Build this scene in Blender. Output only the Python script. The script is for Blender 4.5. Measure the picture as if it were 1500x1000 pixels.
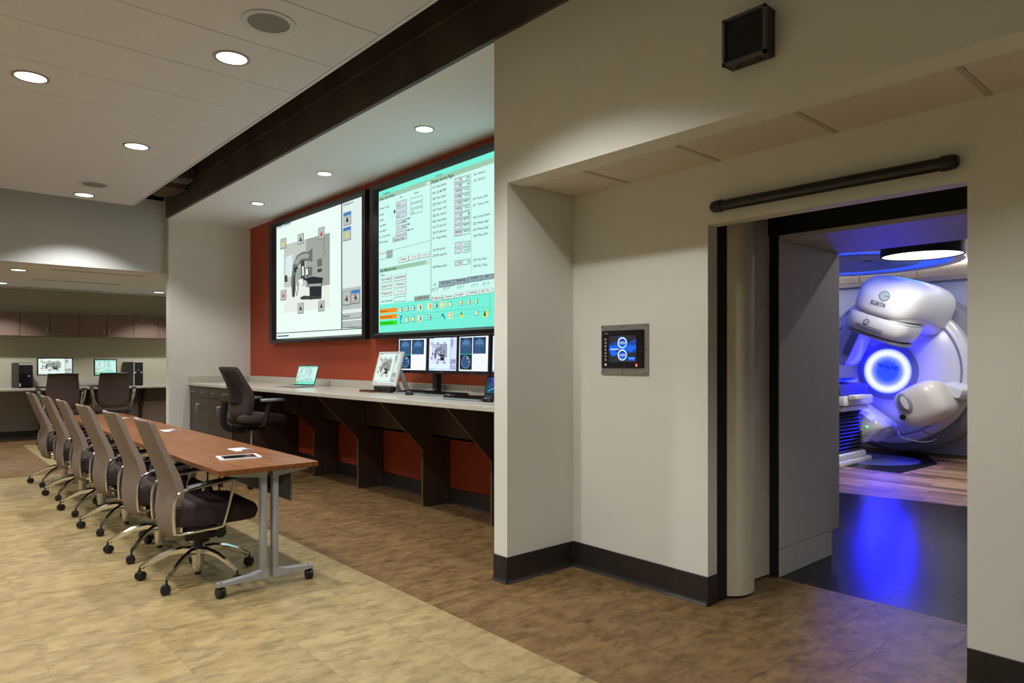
import bpy, bmesh, math, random
from math import sin, cos, pi, radians
from mathutils import Vector, Matrix

for _o in list(bpy.data.objects):
    bpy.data.objects.remove(_o)
SC = bpy.context.scene
COL = SC.collection
random.seed(7)

# ------------------------------------------------------------------ camera, world, exposure
TH = 41.52
cam_d = bpy.data.cameras.new('camera')
cam_d.sensor_width = 36.0
cam_d.lens = 36.0 * 1003 / 1500
cam_d.shift_y = 27.5 / 1500
cam_d.clip_start = 0.05
cam_d.clip_end = 100
cam = bpy.data.objects.new('camera', cam_d)
COL.objects.link(cam)
cam.location = (0, 0, 1.33)
cam.rotation_euler = (radians(90), 0, radians(-TH))
SC.camera = cam

world = bpy.data.worlds.new('world')
SC.world = world
world.use_nodes = True
world.node_tree.nodes['Background'].inputs[0].default_value = (0.5, 0.52, 0.55, 1)
world.node_tree.nodes['Background'].inputs[1].default_value = 0.05

SC.view_settings.view_transform = 'Standard'
SC.view_settings.look = 'None'
SC.view_settings.gamma = 1.0
SC.view_settings.use_curve_mapping = False
SC.view_settings.exposure = 0.13

def lamp(name, kind, loc, energy, color=(1, 1, 1), rot=(0, 0, 0), **kw):
    d = bpy.data.lights.new(name, kind)
    d.energy = energy
    d.color = color
    for k, v in kw.items():
        setattr(d, k, v)
    o = bpy.data.objects.new(name, d)
    COL.objects.link(o)
    o.location = loc
    o.rotation_euler = rot
    return o

WARM = (1.0, 0.985, 0.965)
MAIN_W, NICHE_W, ALCOVE_W = 142.0, 44.0, 100.0

# ------------------------------------------------------------------ materials
MATS = {}
def mat(name, col, rough=0.6, metal=0.0, col2=None, nscale=8.0, ndetail=4.0, bump=0.0, bscale=60.0,
        emit=None, estr=0.0, spec=0.5, stretch=None, coat=0.0, contrast=(0.35, 0.65), obj_random=0.0,
        world_co=True, trans=0.0, aniso=0.0):
    m = bpy.data.materials.new(name)
    m.use_nodes = True
    nt = m.node_tree
    N = nt.nodes
    L = nt.links
    b = N['Principled BSDF']
    b.inputs['Roughness'].default_value = rough
    b.inputs['Metallic'].default_value = metal
    b.inputs['Specular IOR Level'].default_value = spec
    b.inputs['Base Color'].default_value = (*col, 1)
    if coat:
        b.inputs['Coat Weight'].default_value = coat
        b.inputs['Coat Roughness'].default_value = 0.12
    if trans:
        b.inputs['Transmission Weight'].default_value = trans
    if world_co:
        g = N.new('ShaderNodeNewGeometry'); src = g.outputs['Position']
    else:
        g = N.new('ShaderNodeTexCoord'); src = g.outputs['Object']
    if stretch:
        mp = N.new('ShaderNodeMapping')
        mp.inputs['Scale'].default_value = stretch
        L.new(src, mp.inputs['Vector']); src = mp.outputs['Vector']
    c2 = col2 if col2 else tuple(c * 0.9 for c in col)
    nz = N.new('ShaderNodeTexNoise')
    nz.inputs['Scale'].default_value = nscale
    nz.inputs['Detail'].default_value = ndetail
    nz.inputs['Roughness'].default_value = 0.6
    L.new(src, nz.inputs['Vector'])
    mr = N.new('ShaderNodeMapRange')
    mr.inputs['From Min'].default_value = contrast[0]
    mr.inputs['From Max'].default_value = contrast[1]
    L.new(nz.outputs['Fac'], mr.inputs['Value'])
    fac = mr.outputs['Result']
    if obj_random:
        oi = N.new('ShaderNodeObjectInfo')
        ma = N.new('ShaderNodeMath'); ma.operation = 'MULTIPLY_ADD'
        ma.inputs[1].default_value = obj_random
        L.new(oi.outputs['Random'], ma.inputs[0]); L.new(fac, ma.inputs[2])
        ms = N.new('ShaderNodeMath'); ms.operation = 'SUBTRACT'
        ms.inputs[1].default_value = obj_random / 2
        ms.use_clamp = True
        L.new(ma.outputs[0], ms.inputs[0]); fac = ms.outputs[0]
    mx = N.new('ShaderNodeMix'); mx.data_type = 'RGBA'
    mx.inputs['A'].default_value = (*col, 1)
    mx.inputs['B'].default_value = (*c2, 1)
    L.new(fac, mx.inputs['Factor'])
    L.new(mx.outputs['Result'], b.inputs['Base Color'])
    if bump:
        nb = N.new('ShaderNodeTexNoise')
        nb.inputs['Scale'].default_value = bscale
        nb.inputs['Detail'].default_value = 2
        L.new(src, nb.inputs['Vector'])
        bp = N.new('ShaderNodeBump')
        bp.inputs['Strength'].default_value = bump
        bp.inputs['Distance'].default_value = 0.004
        L.new(nb.outputs['Fac'], bp.inputs['Height'])
        L.new(bp.outputs['Normal'], b.inputs['Normal'])
    if emit:
        b.inputs['Emission Color'].default_value = (*emit, 1)
        b.inputs['Emission Strength'].default_value = estr
    MATS[name] = m
    return m

def s(r, g, b):
    f = lambda c: ((c / 255 + 0.055) / 1.055) ** 2.4 if c > 10 else c / 255 / 12.92
    return (f(r), f(g), f(b))

W_CREAM = mat('cream_wall_paint', (0.76, 0.757, 0.695), 0.75, col2=(0.74, 0.737, 0.675), nscale=3, bump=0.05, bscale=220)
W_WHITE_SPILL = mat('white_paint_blue_spill', (0.82, 0.855, 0.89), 0.8, col2=(0.81, 0.845, 0.88), nscale=3)  # white paint tinted blue to stand in for screen light on niche ceiling
W_RED = mat('brick_red_wall_paint', (0.42, 0.062, 0.020), 0.65, col2=(0.39, 0.055, 0.018), nscale=3, bump=0.05, bscale=200)
W_GREY = mat('pale_grey_wall_paint', (0.60, 0.615, 0.60), 0.8, nscale=3, col2=(0.585, 0.60, 0.585))
W_OLIVE = mat('alcove_wall_paint', (0.55, 0.53, 0.40), 0.8, nscale=3, col2=(0.54, 0.52, 0.39))
W_MAUVE_LIT = mat('alcove_lower_wall_lit', (0.74, 0.63, 0.66), 0.8, nscale=3)  # mauve wall, tone raised to stand in for light under the desk
BEAM = mat('dark_brown_beam_paint', (0.115, 0.094, 0.080), 0.6, col2=(0.062, 0.050, 0.044), nscale=2.2, ndetail=6)
PLENUM = mat('dark_plenum_concrete', (0.06, 0.052, 0.045), 0.9, col2=(0.03, 0.027, 0.024), nscale=3)
RUBBER = mat('dark_rubber_base', (0.020, 0.016, 0.014), 0.38, col2=(0.030, 0.025, 0.022), nscale=14)
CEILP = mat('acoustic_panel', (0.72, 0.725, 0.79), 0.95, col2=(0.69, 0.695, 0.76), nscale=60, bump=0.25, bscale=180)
CEILT = mat('mineral_ceiling_tile', (0.72, 0.66, 0.58), 0.95, col2=(0.66, 0.60, 0.52), nscale=80, bump=0.35, bscale=160)
TRIMW = mat('white_metal_trim', (0.62, 0.64, 0.68), 0.4, nscale=20)
JOINT = mat('dark_joint', (0.10, 0.085, 0.07), 0.9, nscale=10)
def vinyl(name, light, mid, dark, rough, spec):
    """mottled stone-look vinyl: warped clouds, smudges and fine streaks"""
    m = bpy.data.materials.new(name)
    m.use_nodes = True
    nt = m.node_tree; N = nt.nodes; L = nt.links
    b = N['Principled BSDF']
    b.inputs['Roughness'].default_value = rough
    b.inputs['Specular IOR Level'].default_value = spec
    g = N.new('ShaderNodeNewGeometry')
    oi = N.new('ShaderNodeObjectInfo')
    sc = N.new('ShaderNodeVectorMath'); sc.operation = 'SCALE'; sc.inputs['Scale'].default_value = 7.0
    cx = N.new('ShaderNodeCombineXYZ')
    L.new(oi.outputs['Random'], cx.inputs[2])
    L.new(cx.outputs[0], sc.inputs[0])
    ad = N.new('ShaderNodeVectorMath'); ad.operation = 'ADD'
    L.new(g.outputs['Position'], ad.inputs[0]); L.new(sc.outputs[0], ad.inputs[1])
    mp = N.new('ShaderNodeMapping')
    mp.inputs['Rotation'].default_value = (0, 0, radians(24))
    mp.inputs['Scale'].default_value = (1.0, 1.9, 1.0)
    L.new(ad.outputs[0], mp.inputs['Vector'])
    def noise(scale, det, dist, lo, hi, ro=0.62):
        n = N.new('ShaderNodeTexNoise')
        n.inputs['Scale'].default_value = scale; n.inputs['Detail'].default_value = det
        n.inputs['Roughness'].default_value = ro; n.inputs['Distortion'].default_value = dist
        L.new(mp.outputs['Vector'], n.inputs['Vector'])
        r = N.new('ShaderNodeMapRange'); r.inputs['From Min'].default_value = lo; r.inputs['From Max'].default_value = hi
        L.new(n.outputs['Fac'], r.inputs['Value'])
        return r.outputs['Result']
    def mix(f, a, bb):
        x = N.new('ShaderNodeMix'); x.data_type = 'RGBA'
        L.new(f, x.inputs['Factor'])
        for k, v in (('A', a), ('B', bb)):
            if isinstance(v, tuple): x.inputs[k].default_value = (*v, 1)
            else: L.new(v, x.inputs[k])
        return x.outputs['Result']
    c = mix(noise(5.2, 10, 0.15, 0.36, 0.64), light, mid)
    c = mix(noise(8.5, 12, 0.15, 0.47, 0.74, 0.68), c, dark)
    c = mix(noise(26, 8, 0.1, 0.52, 0.85), c, mid)
    c = mix(noise(9, 6, 0.2, 0.60, 0.85), c, tuple(min(1, v * 1.18) for v in light))
    L.new(c, b.inputs['Base Color'])
    nb = N.new('ShaderNodeTexNoise'); nb.inputs['Scale'].default_value = 30; nb.inputs['Detail'].default_value = 3
    L.new(mp.outputs['Vector'], nb.inputs['Vector'])
    bp = N.new('ShaderNodeBump'); bp.inputs['Strength'].default_value = 0.05; bp.inputs['Distance'].default_value = 0.003
    L.new(nb.outputs['Fac'], bp.inputs['Height']); L.new(bp.outputs['Normal'], b.inputs['Normal'])
    return m
FL_L = vinyl('tan_vinyl_tile', (0.385, 0.295, 0.138), (0.283, 0.205, 0.088), (0.14, 0.10, 0.045), 0.42, 0.35)
FL_B = vinyl('brown_vinyl_tile', (0.225, 0.140, 0.060), (0.140, 0.082, 0.033), (0.052, 0.029, 0.012), 0.48, 0.18)
FL_JL = mat('tan_floor_joint', (0.33, 0.26, 0.14), 0.7, nscale=10)
FL_JB = mat('brown_floor_joint', (0.13, 0.085, 0.045), 0.7, nscale=10)
FL_D = mat('charcoal_vinyl_tile', (0.012, 0.012, 0.014), 0.20, col2=(0.026, 0.025, 0.025), nscale=3, ndetail=8, bump=0.05, bscale=9, obj_random=0.2, spec=0.08)
FL_W = mat('wood_plank', (0.47, 0.30, 0.17), 0.5, col2=(0.17, 0.095, 0.055), nscale=5, ndetail=8, stretch=(5, 0.5, 1), obj_random=1.3, spec=0.2)
WOODT = mat('cherry_laminate', (0.255, 0.094, 0.028), 0.34, col2=(0.115, 0.036, 0.010), nscale=13, ndetail=9, stretch=(4.0, 0.30, 4.0), contrast=(0.34, 0.66), spec=0.35)
LAM = mat('dark_brown_laminate', (0.095, 0.058, 0.046), 0.34, col2=(0.070, 0.042, 0.033), nscale=6, ndetail=8, stretch=(6, 6, 0.5))
LAMEDGE = mat('brown_laminate_edge', (0.14, 0.085, 0.050), 0.45, nscale=20)
CABF = mat('taupe_brown_laminate', (0.066, 0.045, 0.029), 0.42, col2=(0.050, 0.033, 0.022), nscale=6, ndetail=8, stretch=(6, 6, 0.5))
CABU = mat('mauve_brown_laminate', (0.20, 0.135, 0.105), 0.40, col2=(0.165, 0.11, 0.085), nscale=4, ndetail=8, stretch=(0.6, 6, 6))
STONE = mat('speckled_solid_surface', (0.60, 0.575, 0.50), 0.22, col2=(0.36, 0.335, 0.28), nscale=120, ndetail=2, contrast=(0.52, 0.72))
TAUPE = mat('taupe_woven_fabric', (0.265, 0.205, 0.165), 0.95, col2=(0.205, 0.155, 0.125), nscale=160, ndetail=2, bump=0.5, bscale=300)
PLUM = mat('dark_plum_fabric', (0.043, 0.025, 0.027), 0.9, col2=(0.029, 0.017, 0.019), nscale=120, ndetail=2, bump=0.4, bscale=260)
BROWNF = mat('brown_mesh_fabric', (0.105, 0.066, 0.062), 0.85, col2=(0.07, 0.044, 0.042), nscale=150, ndetail=2, bump=0.4, bscale=260)
STOOLF = mat('espresso_fabric', (0.050, 0.030, 0.024), 0.9, col2=(0.034, 0.020, 0.017), nscale=140, ndetail=2, bump=0.4, bscale=260)
CHROME = mat('polished_aluminium', (0.78, 0.79, 0.81), 0.14, 1.0, nscale=12, col2=(0.74, 0.75, 0.77))
BLACK = mat('black_plastic', (0.012, 0.012, 0.014), 0.42, nscale=30)
BLACKG = mat('black_gloss', (0.008, 0.008, 0.010), 0.12, nscale=30)
BLACKM = mat('black_matte', (0.010, 0.009, 0.009), 0.8, nscale=30)
GREYARM = mat('grey_arm_pad', (0.24, 0.28, 0.31), 0.5, nscale=30)
SILVER = mat('silver_powder_coat', (0.42, 0.44, 0.48), 0.38, 0.35, nscale=40, col2=(0.39, 0.41, 0.45))
GREYP = mat('grey_modesty_panel', (0.22, 0.23, 0.25), 0.5, 0.3, nscale=40)
STEEL = mat('brushed_steel', (0.42, 0.42, 0.42), 0.4, 0.8, nscale=60, stretch=(1, 1, 30))
ALU = mat('satin_aluminium', (0.62, 0.63, 0.65), 0.35, 0.9, nscale=40)
WHITEP = mat('white_plastic', (0.72, 0.72, 0.71), 0.35, nscale=20)
GLASSD = mat('dark_glass', (0.01, 0.011, 0.013), 0.06, nscale=10, coat=0.4)
LENS = mat('lit_lamp_lens', (0.9, 0.9, 0.9), 0.5, nscale=20, emit=(1, 0.98, 0.96), estr=2.2)
GRILLE = mat('grey_speaker_grille', (0.30, 0.30, 0.31), 0.8, col2=(0.2, 0.2, 0.21), nscale=220, bump=0.4, bscale=300)
SEALC = mat('cream_door_cover', (0.74, 0.71, 0.54), 0.4, nscale=6, col2=(0.71, 0.68, 0.51))
LINING = mat('greige_door_lining', (0.66, 0.635, 0.56), 0.5, nscale=8, col2=(0.63, 0.605, 0.53), stretch=(6, 6, 0.6))
LINTEL = mat('pale_lintel_paint', (0.62, 0.60, 0.55), 0.6, nscale=8)
V_WALL = mat('vault_wall_paint', (0.62, 0.64, 0.68), 0.7, nscale=3)
V_PANEL = mat('vault_cream_panel', (0.62, 0.56, 0.45), 0.5, nscale=4)
V_CEIL = mat('vault_maple_ceiling', (0.55, 0.42, 0.27), 0.5, nscale=5, stretch=(5, 0.6, 1), col2=(0.46, 0.34, 0.21))
V_DISC = mat('grey_ceiling_disc', (0.32, 0.33, 0.33), 0.6, nscale=4)
V_WHITE = mat('white_machine_cover', (0.70, 0.71, 0.72), 0.28, nscale=6, col2=(0.69, 0.70, 0.71), coat=0.2)
V_CREAM = mat('ivory_machine_cover', (0.66, 0.64, 0.58), 0.3, nscale=6, col2=(0.65, 0.63, 0.57))
V_GREY = mat('grey_machine_trim', (0.25, 0.26, 0.29), 0.4, nscale=6)
V_BLUE = mat('blue_light_strip', (0.02, 0.05, 0.6), 0.5, nscale=6, emit=(0.012, 0.055, 1.0), estr=1.6)
V_CYAN = mat('pale_blue_light_strip', (0.1, 0.3, 0.6), 0.5, nscale=6, emit=(0.25, 0.65, 1.0), estr=0.9)
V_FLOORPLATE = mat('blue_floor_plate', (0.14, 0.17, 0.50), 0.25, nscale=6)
SHADE = mat('dark_brown_drum_shade', (0.014, 0.010, 0.009), 0.7, nscale=200, bump=0.3, bscale=200)
LAMPD = mat('lit_drum_diffuser', (0.9, 0.9, 0.88), 0.6, nscale=10, emit=(1, 0.97, 0.92), estr=1.6)
LED_R = mat('red_led', (0.5, 0.01, 0.02), 0.4, emit=(1, 0.02, 0.05), estr=2.0)
LED_Y = mat('yellow_led', (0.5, 0.4, 0.02), 0.4, emit=(1, 0.75, 0.05), estr=1.2)
LED_G = mat('green_led', (0.05, 0.5, 0.1), 0.4, emit=(0.1, 1, 0.25), estr=2.0)

def screen_material():
    m = bpy.data.materials.new('lit_screen_image')
    m.use_nodes = True
    nt = m.node_tree
    b = nt.nodes['Principled BSDF']
    b.inputs['Base Color'].default_value = (0.01, 0.01, 0.01, 1)
    b.inputs['Roughness'].default_value = 0.35
    a = nt.nodes.new('ShaderNodeVertexColor')
    a.layer_name = 'Col'
    nt.links.new(a.outputs['Color'], b.inputs['Emission Color'])
    b.inputs['Emission Strength'].default_value = 1.0
    return m
SCREEN = screen_material()

def print_material():
    m = bpy.data.materials.new('printed_marking')
    m.use_nodes = True
    nt = m.node_tree
    b = nt.nodes['Principled BSDF']
    b.inputs['Roughness'].default_value = 0.45
    a = nt.nodes.new('ShaderNodeVertexColor')
    a.layer_name = 'Col'
    nt.links.new(a.outputs['Color'], b.inputs['Base Color'])
    return m
PRINT = print_material()

def bore_material():
    m = bpy.data.materials.new('backlit_bore_disc')
    m.use_nodes = True
    nt = m.node_tree; N = nt.nodes; L = nt.links
    b = N['Principled BSDF']
    b.inputs['Base Color'].default_value = (0.02, 0.03, 0.2, 1)
    b.inputs['Roughness'].default_value = 0.3
    tc = N.new('ShaderNodeTexCoord')
    ln = N.new('ShaderNodeVectorMath'); ln.operation = 'LENGTH'
    L.new(tc.outputs['Object'], ln.inputs[0])
    mr = N.new('ShaderNodeMapRange')
    mr.inputs['From Max'].default_value = 0.31
    L.new(ln.outputs['Value'], mr.inputs['Value'])
    out = []
    for chan, stops in enumerate((((0, .02), (.42, .03), (.60, .20), (.72, .70), (.80, .90), (.92, .62), (1, .10)),
                                  ((0, .07), (.42, .09), (.60, .28), (.72, .78), (.80, .95), (.92, .70), (1, .16)))):
        cr = N.new('ShaderNodeValToRGB')
        e = cr.color_ramp.elements
        e[0].position, e[0].color = stops[0][0], (stops[0][1],) * 3 + (1,)
        e[1].position, e[1].color = stops[-1][0], (stops[-1][1],) * 3 + (1,)
        for p, c in stops[1:-1]:
            n = e.new(p); n.color = (c, c, c, 1)
        L.new(mr.outputs['Result'], cr.inputs['Fac'])
        out.append(cr.outputs['Color'])
    cb = N.new('ShaderNodeCombineColor')
    L.new(out[0], cb.inputs[0]); L.new(out[1], cb.inputs[1])
    bl = N.new('ShaderNodeMath'); bl.operation = 'MULTIPLY_ADD'
    bl.inputs[1].default_value = 80.0; bl.inputs[2].default_value = 24.0
    L.new(out[0], bl.inputs[0]); L.new(bl.outputs[0], cb.inputs[2])
    L.new(cb.outputs[0], b.inputs['Emission Color'])
    b.inputs['Emission Strength'].default_value = 1.0
    return m
BORE = bore_material()

# ------------------------------------------------------------------ mesh helpers
class MB:
    def __init__(self):
        self.bm = bmesh.new()
    def box(self, x0, y0, z0, x1, y1, z1, bev=0.0, seg=1):
        bm = self.bm
        xs, ys, zs = sorted((x0, x1)), sorted((y0, y1)), sorted((z0, z1))
        v = [bm.verts.new((x, y, z)) for z in zs for y in ys for x in xs]
        fs = [bm.faces.new([v[i] for i in f]) for f in ((0, 2, 3, 1), (4, 5, 7, 6), (0, 1, 5, 4), (2, 6, 7, 3), (0, 4, 6, 2), (1, 3, 7, 5))]
        if bev:
            ed = list({e for f in fs for e in f.edges})
            bmesh.ops.bevel(bm, geom=ed, offset=bev, segments=seg, affect='EDGES', profile=0.5)
        return self
    def obox(self, c, size, M=None, bev=0.0, seg=1):
        t = MB(); t.box(-size[0] / 2, -size[1] / 2, -size[2] / 2, size[0] / 2, size[1] / 2, size[2] / 2, bev, seg)
        return self.add(t, Matrix.Translation(c) @ (M.to_4x4() if M else Matrix.Identity(4)))
    def add(self, other, M=Matrix.Identity(4)):
        mp = {}
        for v in other.bm.verts:
            mp[v] = self.bm.verts.new(M @ v.co)
        for f in other.bm.faces:
            try:
                self.bm.faces.new([mp[v] for v in f.verts])
            except ValueError:
                pass
        other.bm.free()
        return self
    def loft(self, rings, cap=True, closed=True):
        bm = self.bm
        vs = [[bm.verts.new(p) for p in r] for r in rings]
        n = len(rings[0])
        for a, b in zip(vs, vs[1:]):
            for i in range(n if closed else n - 1):
                j = (i + 1) % n
                bm.faces.new((a[i], a[j], b[j], b[i]))
        if cap and closed:
            bm.faces.new(list(reversed(vs[0])))
            bm.faces.new(vs[-1])
        return self
    def cyl(self, p0, p1, r0, r1=None, n=14, cap=True):
        r1 = r0 if r1 is None else r1
        p0, p1 = Vector(p0), Vector(p1)
        d = (p1 - p0).normalized()
        a = d.orthogonal().normalized(); b = d.cross(a)
        ring = lambda p, r: [p + (a * cos(2 * pi * i / n) + b * sin(2 * pi * i / n)) * r for i in range(n)]
        return self.loft([ring(p0, r0), ring(p1, r1)], cap)
    def lathe(self, prof, c=(0, 0, 0), axis=(0, 0, 1), n=24):
        c = Vector(c); d = Vector(axis).normalized()
        a = d.orthogonal().normalized(); b = d.cross(a)
        rings = [[c + d * z + (a * cos(2 * pi * i / n) + b * sin(2 * pi * i / n)) * max(r, 1e-4) for i in range(n)] for r, z in prof]
        return self.loft(rings, True)
    def ring(self, c, r0, r1, h0, h1, axis=(0, 0, 1), n=40):
        c = Vector(c); d = Vector(axis).normalized()
        a = d.orthogonal().normalized(); b = d.cross(a)
        P = lambda r, h: [c + d * h + (a * cos(2 * pi * i / n) + b * sin(2 * pi * i / n)) * r for i in range(n)]
        return self.loft([P(r0, h0), P(r1, h0), P(r1, h1), P(r0, h1), P(r0, h0)], False)
    def tube(self, pts, r, n=8, closed=False, sx=1.0, sy=1.0, up=(0, 0, 1)):
        pts = [Vector(p) for p in pts]
        m = len(pts); rings = []
        up = Vector(up)
        for i, p in enumerate(pts):
            if closed:
                d = pts[(i + 1) % m] - pts[i - 1]
            else:
                d = pts[min(i + 1, m - 1)] - pts[max(i - 1, 0)]
            d.normalize()
            a = up.cross(d)
            if a.length < 1e-4:
                a = Vector((1, 0, 0)).cross(d)
            a.normalize(); b = d.cross(a)
            rr = r[i] if isinstance(r, (list, tuple)) else r
            rings.append([p + (a * cos(2 * pi * k / n + pi / n) * sx + b * sin(2 * pi * k / n + pi / n) * sy) * rr for k in range(n)])
        if closed:
            rings.append(rings[0])
            return self.loft(rings, False)
        return self.loft(rings, True)
    def prism(self, poly, axis, a, b):
        f = {'x': lambda p, t: (t, p[0], p[1]), 'y': lambda p, t: (p[0], t, p[1]), 'z': lambda p, t: (p[0], p[1], t)}[axis]
        return self.loft([[f(p, a) for p in poly], [f(p, b) for p in poly]], True)
    def mesh(self, name, material, smooth=True, ang=38):
        bm = self.bm
        bmesh.ops.remove_doubles(bm, verts=bm.verts, dist=1e-5)
        bmesh.ops.recalc_face_normals(bm, faces=bm.faces)
        me = bpy.data.meshes.new(name)
        bm.to_mesh(me); bm.free()
        for mm in (material if isinstance(material, (list, tuple)) else [material]):
            me.materials.append(mm)
        if smooth:
            me.polygons.foreach_set('use_smooth', [True] * len(me.polygons))
            me.set_sharp_from_angle(angle=radians(ang))
        return me
    def out(self, name, material, parent=None, smooth=True, loc=None, ang=38):
        o = bpy.data.objects.new(name, self.mesh(name, material, smooth, ang))
        COL.objects.link(o)
        if parent:
            o.parent = parent
        if loc:
            o.location = loc
        return o

def tag(o, label=None, cat=None, group=None, kind=None):
    if label: o['label'] = label
    if cat: o['category'] = cat
    if group: o['group'] = group
    if kind: o['kind'] = kind
    return o
def thing(name, label, cat, loc=(0, 0, 0), rz=0.0, group=None):
    o = bpy.data.objects.new(name, None)
    o.empty_display_size = 0.1
    COL.objects.link(o)
    o.location = loc
    o.rotation_euler = (0, 0, rz)
    return tag(o, label, cat, group)
def struct(mb, name, material, label, parent=None, smooth=False):
    o = mb.out(name, material, parent, smooth)
    if not parent:
        tag(o, label, None, None, 'structure')
    return o
def copy_tree(root, loc, rz, label):
    def rec(o, par):
        c = o.copy()
        COL.objects.link(c)
        c.parent = par
        for ch in [q for q in bpy.data.objects if q.parent == o]:
            rec(ch, c)
        return c
    r = rec(root, None)
    r.location = loc
    r.rotation_euler = (0, 0, rz)
    r['label'] = label
    return r
def piece(name, me, parent, loc, scale=None, rot=None):
    o = bpy.data.objects.new(name, me)
    COL.objects.link(o)
    o.parent = parent
    o.location = loc
    if scale: o.scale = scale
    if rot: o.rotation_euler = rot
    return o
def spline(pts, n=6):
    P = [Vector(p) for p in pts]
    out = []
    for i in range(len(P) - 1):
        p0 = P[max(i - 1, 0)]; p1 = P[i]; p2 = P[i + 1]; p3 = P[min(i + 2, len(P) - 1)]
        for k in range(n):
            t = k / n
            out.append(0.5 * ((2 * p1) + (p2 - p0) * t + (2 * p0 - 5 * p1 + 4 * p2 - p3) * t * t + (3 * p1 - p0 - 3 * p2 + p3) * t ** 3))
    out.append(P[-1])
    return out
def rrect(w, h, r, n=4):
    pts = []
    for cx, cy, a0 in ((w / 2 - r, h / 2 - r, 0), (-w / 2 + r, h / 2 - r, 90), (-w / 2 + r, -h / 2 + r, 180), (w / 2 - r, -h / 2 + r, 270)):
        for k in range(n + 1):
            a = radians(a0 + 90 * k / n)
            pts.append((cx + r * cos(a), cy + r * sin(a)))
    return pts

# ------------------------------------------------------------------ lettering and flat images
GL = {}
def load_text(strings):
    objs = []
    for t in sorted(set(strings)):
        c = bpy.data.curves.new('lettering', 'FONT')
        c.body = t
        c.resolution_u = 2
        c.offset = 0.012
        o = bpy.data.objects.new('lettering', c)
        COL.objects.link(o)
        objs.append((t, o))
    dg = bpy.context.evaluated_depsgraph_get()
    for t, o in objs:
        me = bpy.data.meshes.new_from_object(o.evaluated_get(dg))
        vs = [(v.co.x, v.co.y) for v in me.vertices]
        fs = [tuple(p.vertices) for p in me.polygons]
        x0 = min(v[0] for v in vs); x1 = max(v[0] for v in vs)
        GL[t] = ([(v[0] - x0, v[1]) for v in vs], fs, x1 - x0)
        bpy.data.meshes.remove(me)
    for t, o in objs:
        c = o.data
        bpy.data.objects.remove(o)
        bpy.data.curves.remove(c)

class Art:
    """flat image: coloured polygons in unit coordinates (u right, v up), stacked in thin layers"""
    def __init__(self):
        self.p = []; self.layer = 0
    def poly(self, col, pts):
        self.layer += 1
        self.p.append((col, [(tuple(pts))], self.layer))
        return self
    def rect(self, col, u0, v0, u1, v1):
        return self.poly(col, [(u0, v0), (u1, v0), (u1, v1), (u0, v1)])
    def ell(self, col, cx, cy, rx, ry, n=28):
        return self.poly(col, [(cx + rx * cos(2 * pi * i / n), cy + ry * sin(2 * pi * i / n)) for i in range(n)])
    def text(self, col, t, u0, v0, u1, cap, ang=0.0, asp=1.0):
        vs, fs, w = GL[t]
        sx = (u1 - u0) / w; sy = cap / 0.70
        ca, sa = cos(ang), sin(ang)
        self.layer += 1
        q = []
        for f in fs:
            pts = []
            for i in f:
                x, y = vs[i][0] * sx * asp, vs[i][1] * sy
                pts.append((u0 + (x * ca - y * sa) / asp, v0 + x * sa + y * ca))
            q.append(tuple(pts))
        self.p.append((col, q, self.layer))
        return self
    def items(self, L, pal, text=True):
        clamp = lambda a: min(max(a, 0.0), 1.0)
        for it in L:
            c = pal[it[1]]
            if it[0] == 'r':
                u0, v0, u1, v1 = [clamp(a) for a in it[2:6]]
                if u1 - u0 < 1e-4 or v1 - v0 < 1e-4: continue
                if len(it) > 6:
                    self.rect(pal['dark'], u0 - .002, v0 - .003, u1 + .002, v1 + .003)
                self.rect(c, u0, v0, u1, v1)
            elif it[0] == 'p':
                self.poly(c, [(clamp(a), clamp(b)) for a, b in it[2:]])
            else:
                u0, v0, u1, cap, t = it[2:7]
                if text:
                    self.text(c, t, u0, v0 - cap * .1, u1, cap * 1.5)
                else:
                    self.rect(c, u0, v0, u1 - (u1 - u0) * .15, v0 + cap * .9)
        return self
    def build(self, name, w, h, parent=None, gain=1.0, tint=(1, 1, 1), M=Matrix.Identity(4), step=0.0002, material=None):
        """local: x right 0..w, y up 0..h, faces +z"""
        verts, faces, cols = [], [], []
        boxes = []; stacked = []
        for col, polys, _ in self.p:
            us = [q[0] for f in polys for q in f]; vs = [q[1] for f in polys for q in f]
            bb = (min(us), min(vs), max(us), max(vs))
            ly = 1 + max([l for (a, b, c, d, l) in boxes if a < bb[2] and c > bb[0] and b < bb[3] and d > bb[1]] or [0])
            boxes.append((*bb, ly)); stacked.append((col, polys, ly))
        for col, polys, ly in stacked:
            for pts in polys:
                b = len(verts)
                for u, v in pts:
                    verts.append(M @ Vector((u * w, v * h, ly * step)))
                faces.append(tuple(range(b, b + len(pts))))
                cols.append((tuple(c * gain * k for c, k in zip(col, tint)), len(pts)))
        me = bpy.data.meshes.new(name)
        me.from_pydata(verts, [], faces)
        ca = me.color_attributes.new('Col', 'FLOAT_COLOR', 'CORNER')
        flat = []
        for c, n in cols:
            flat += [c[0], c[1], c[2], 1.0] * n
        ca.data.foreach_set('color', flat)
        me.materials.append(material or SCREEN)
        o = bpy.data.objects.new(name, me)
        COL.objects.link(o)
        if parent: o.parent = parent
        return o

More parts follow.
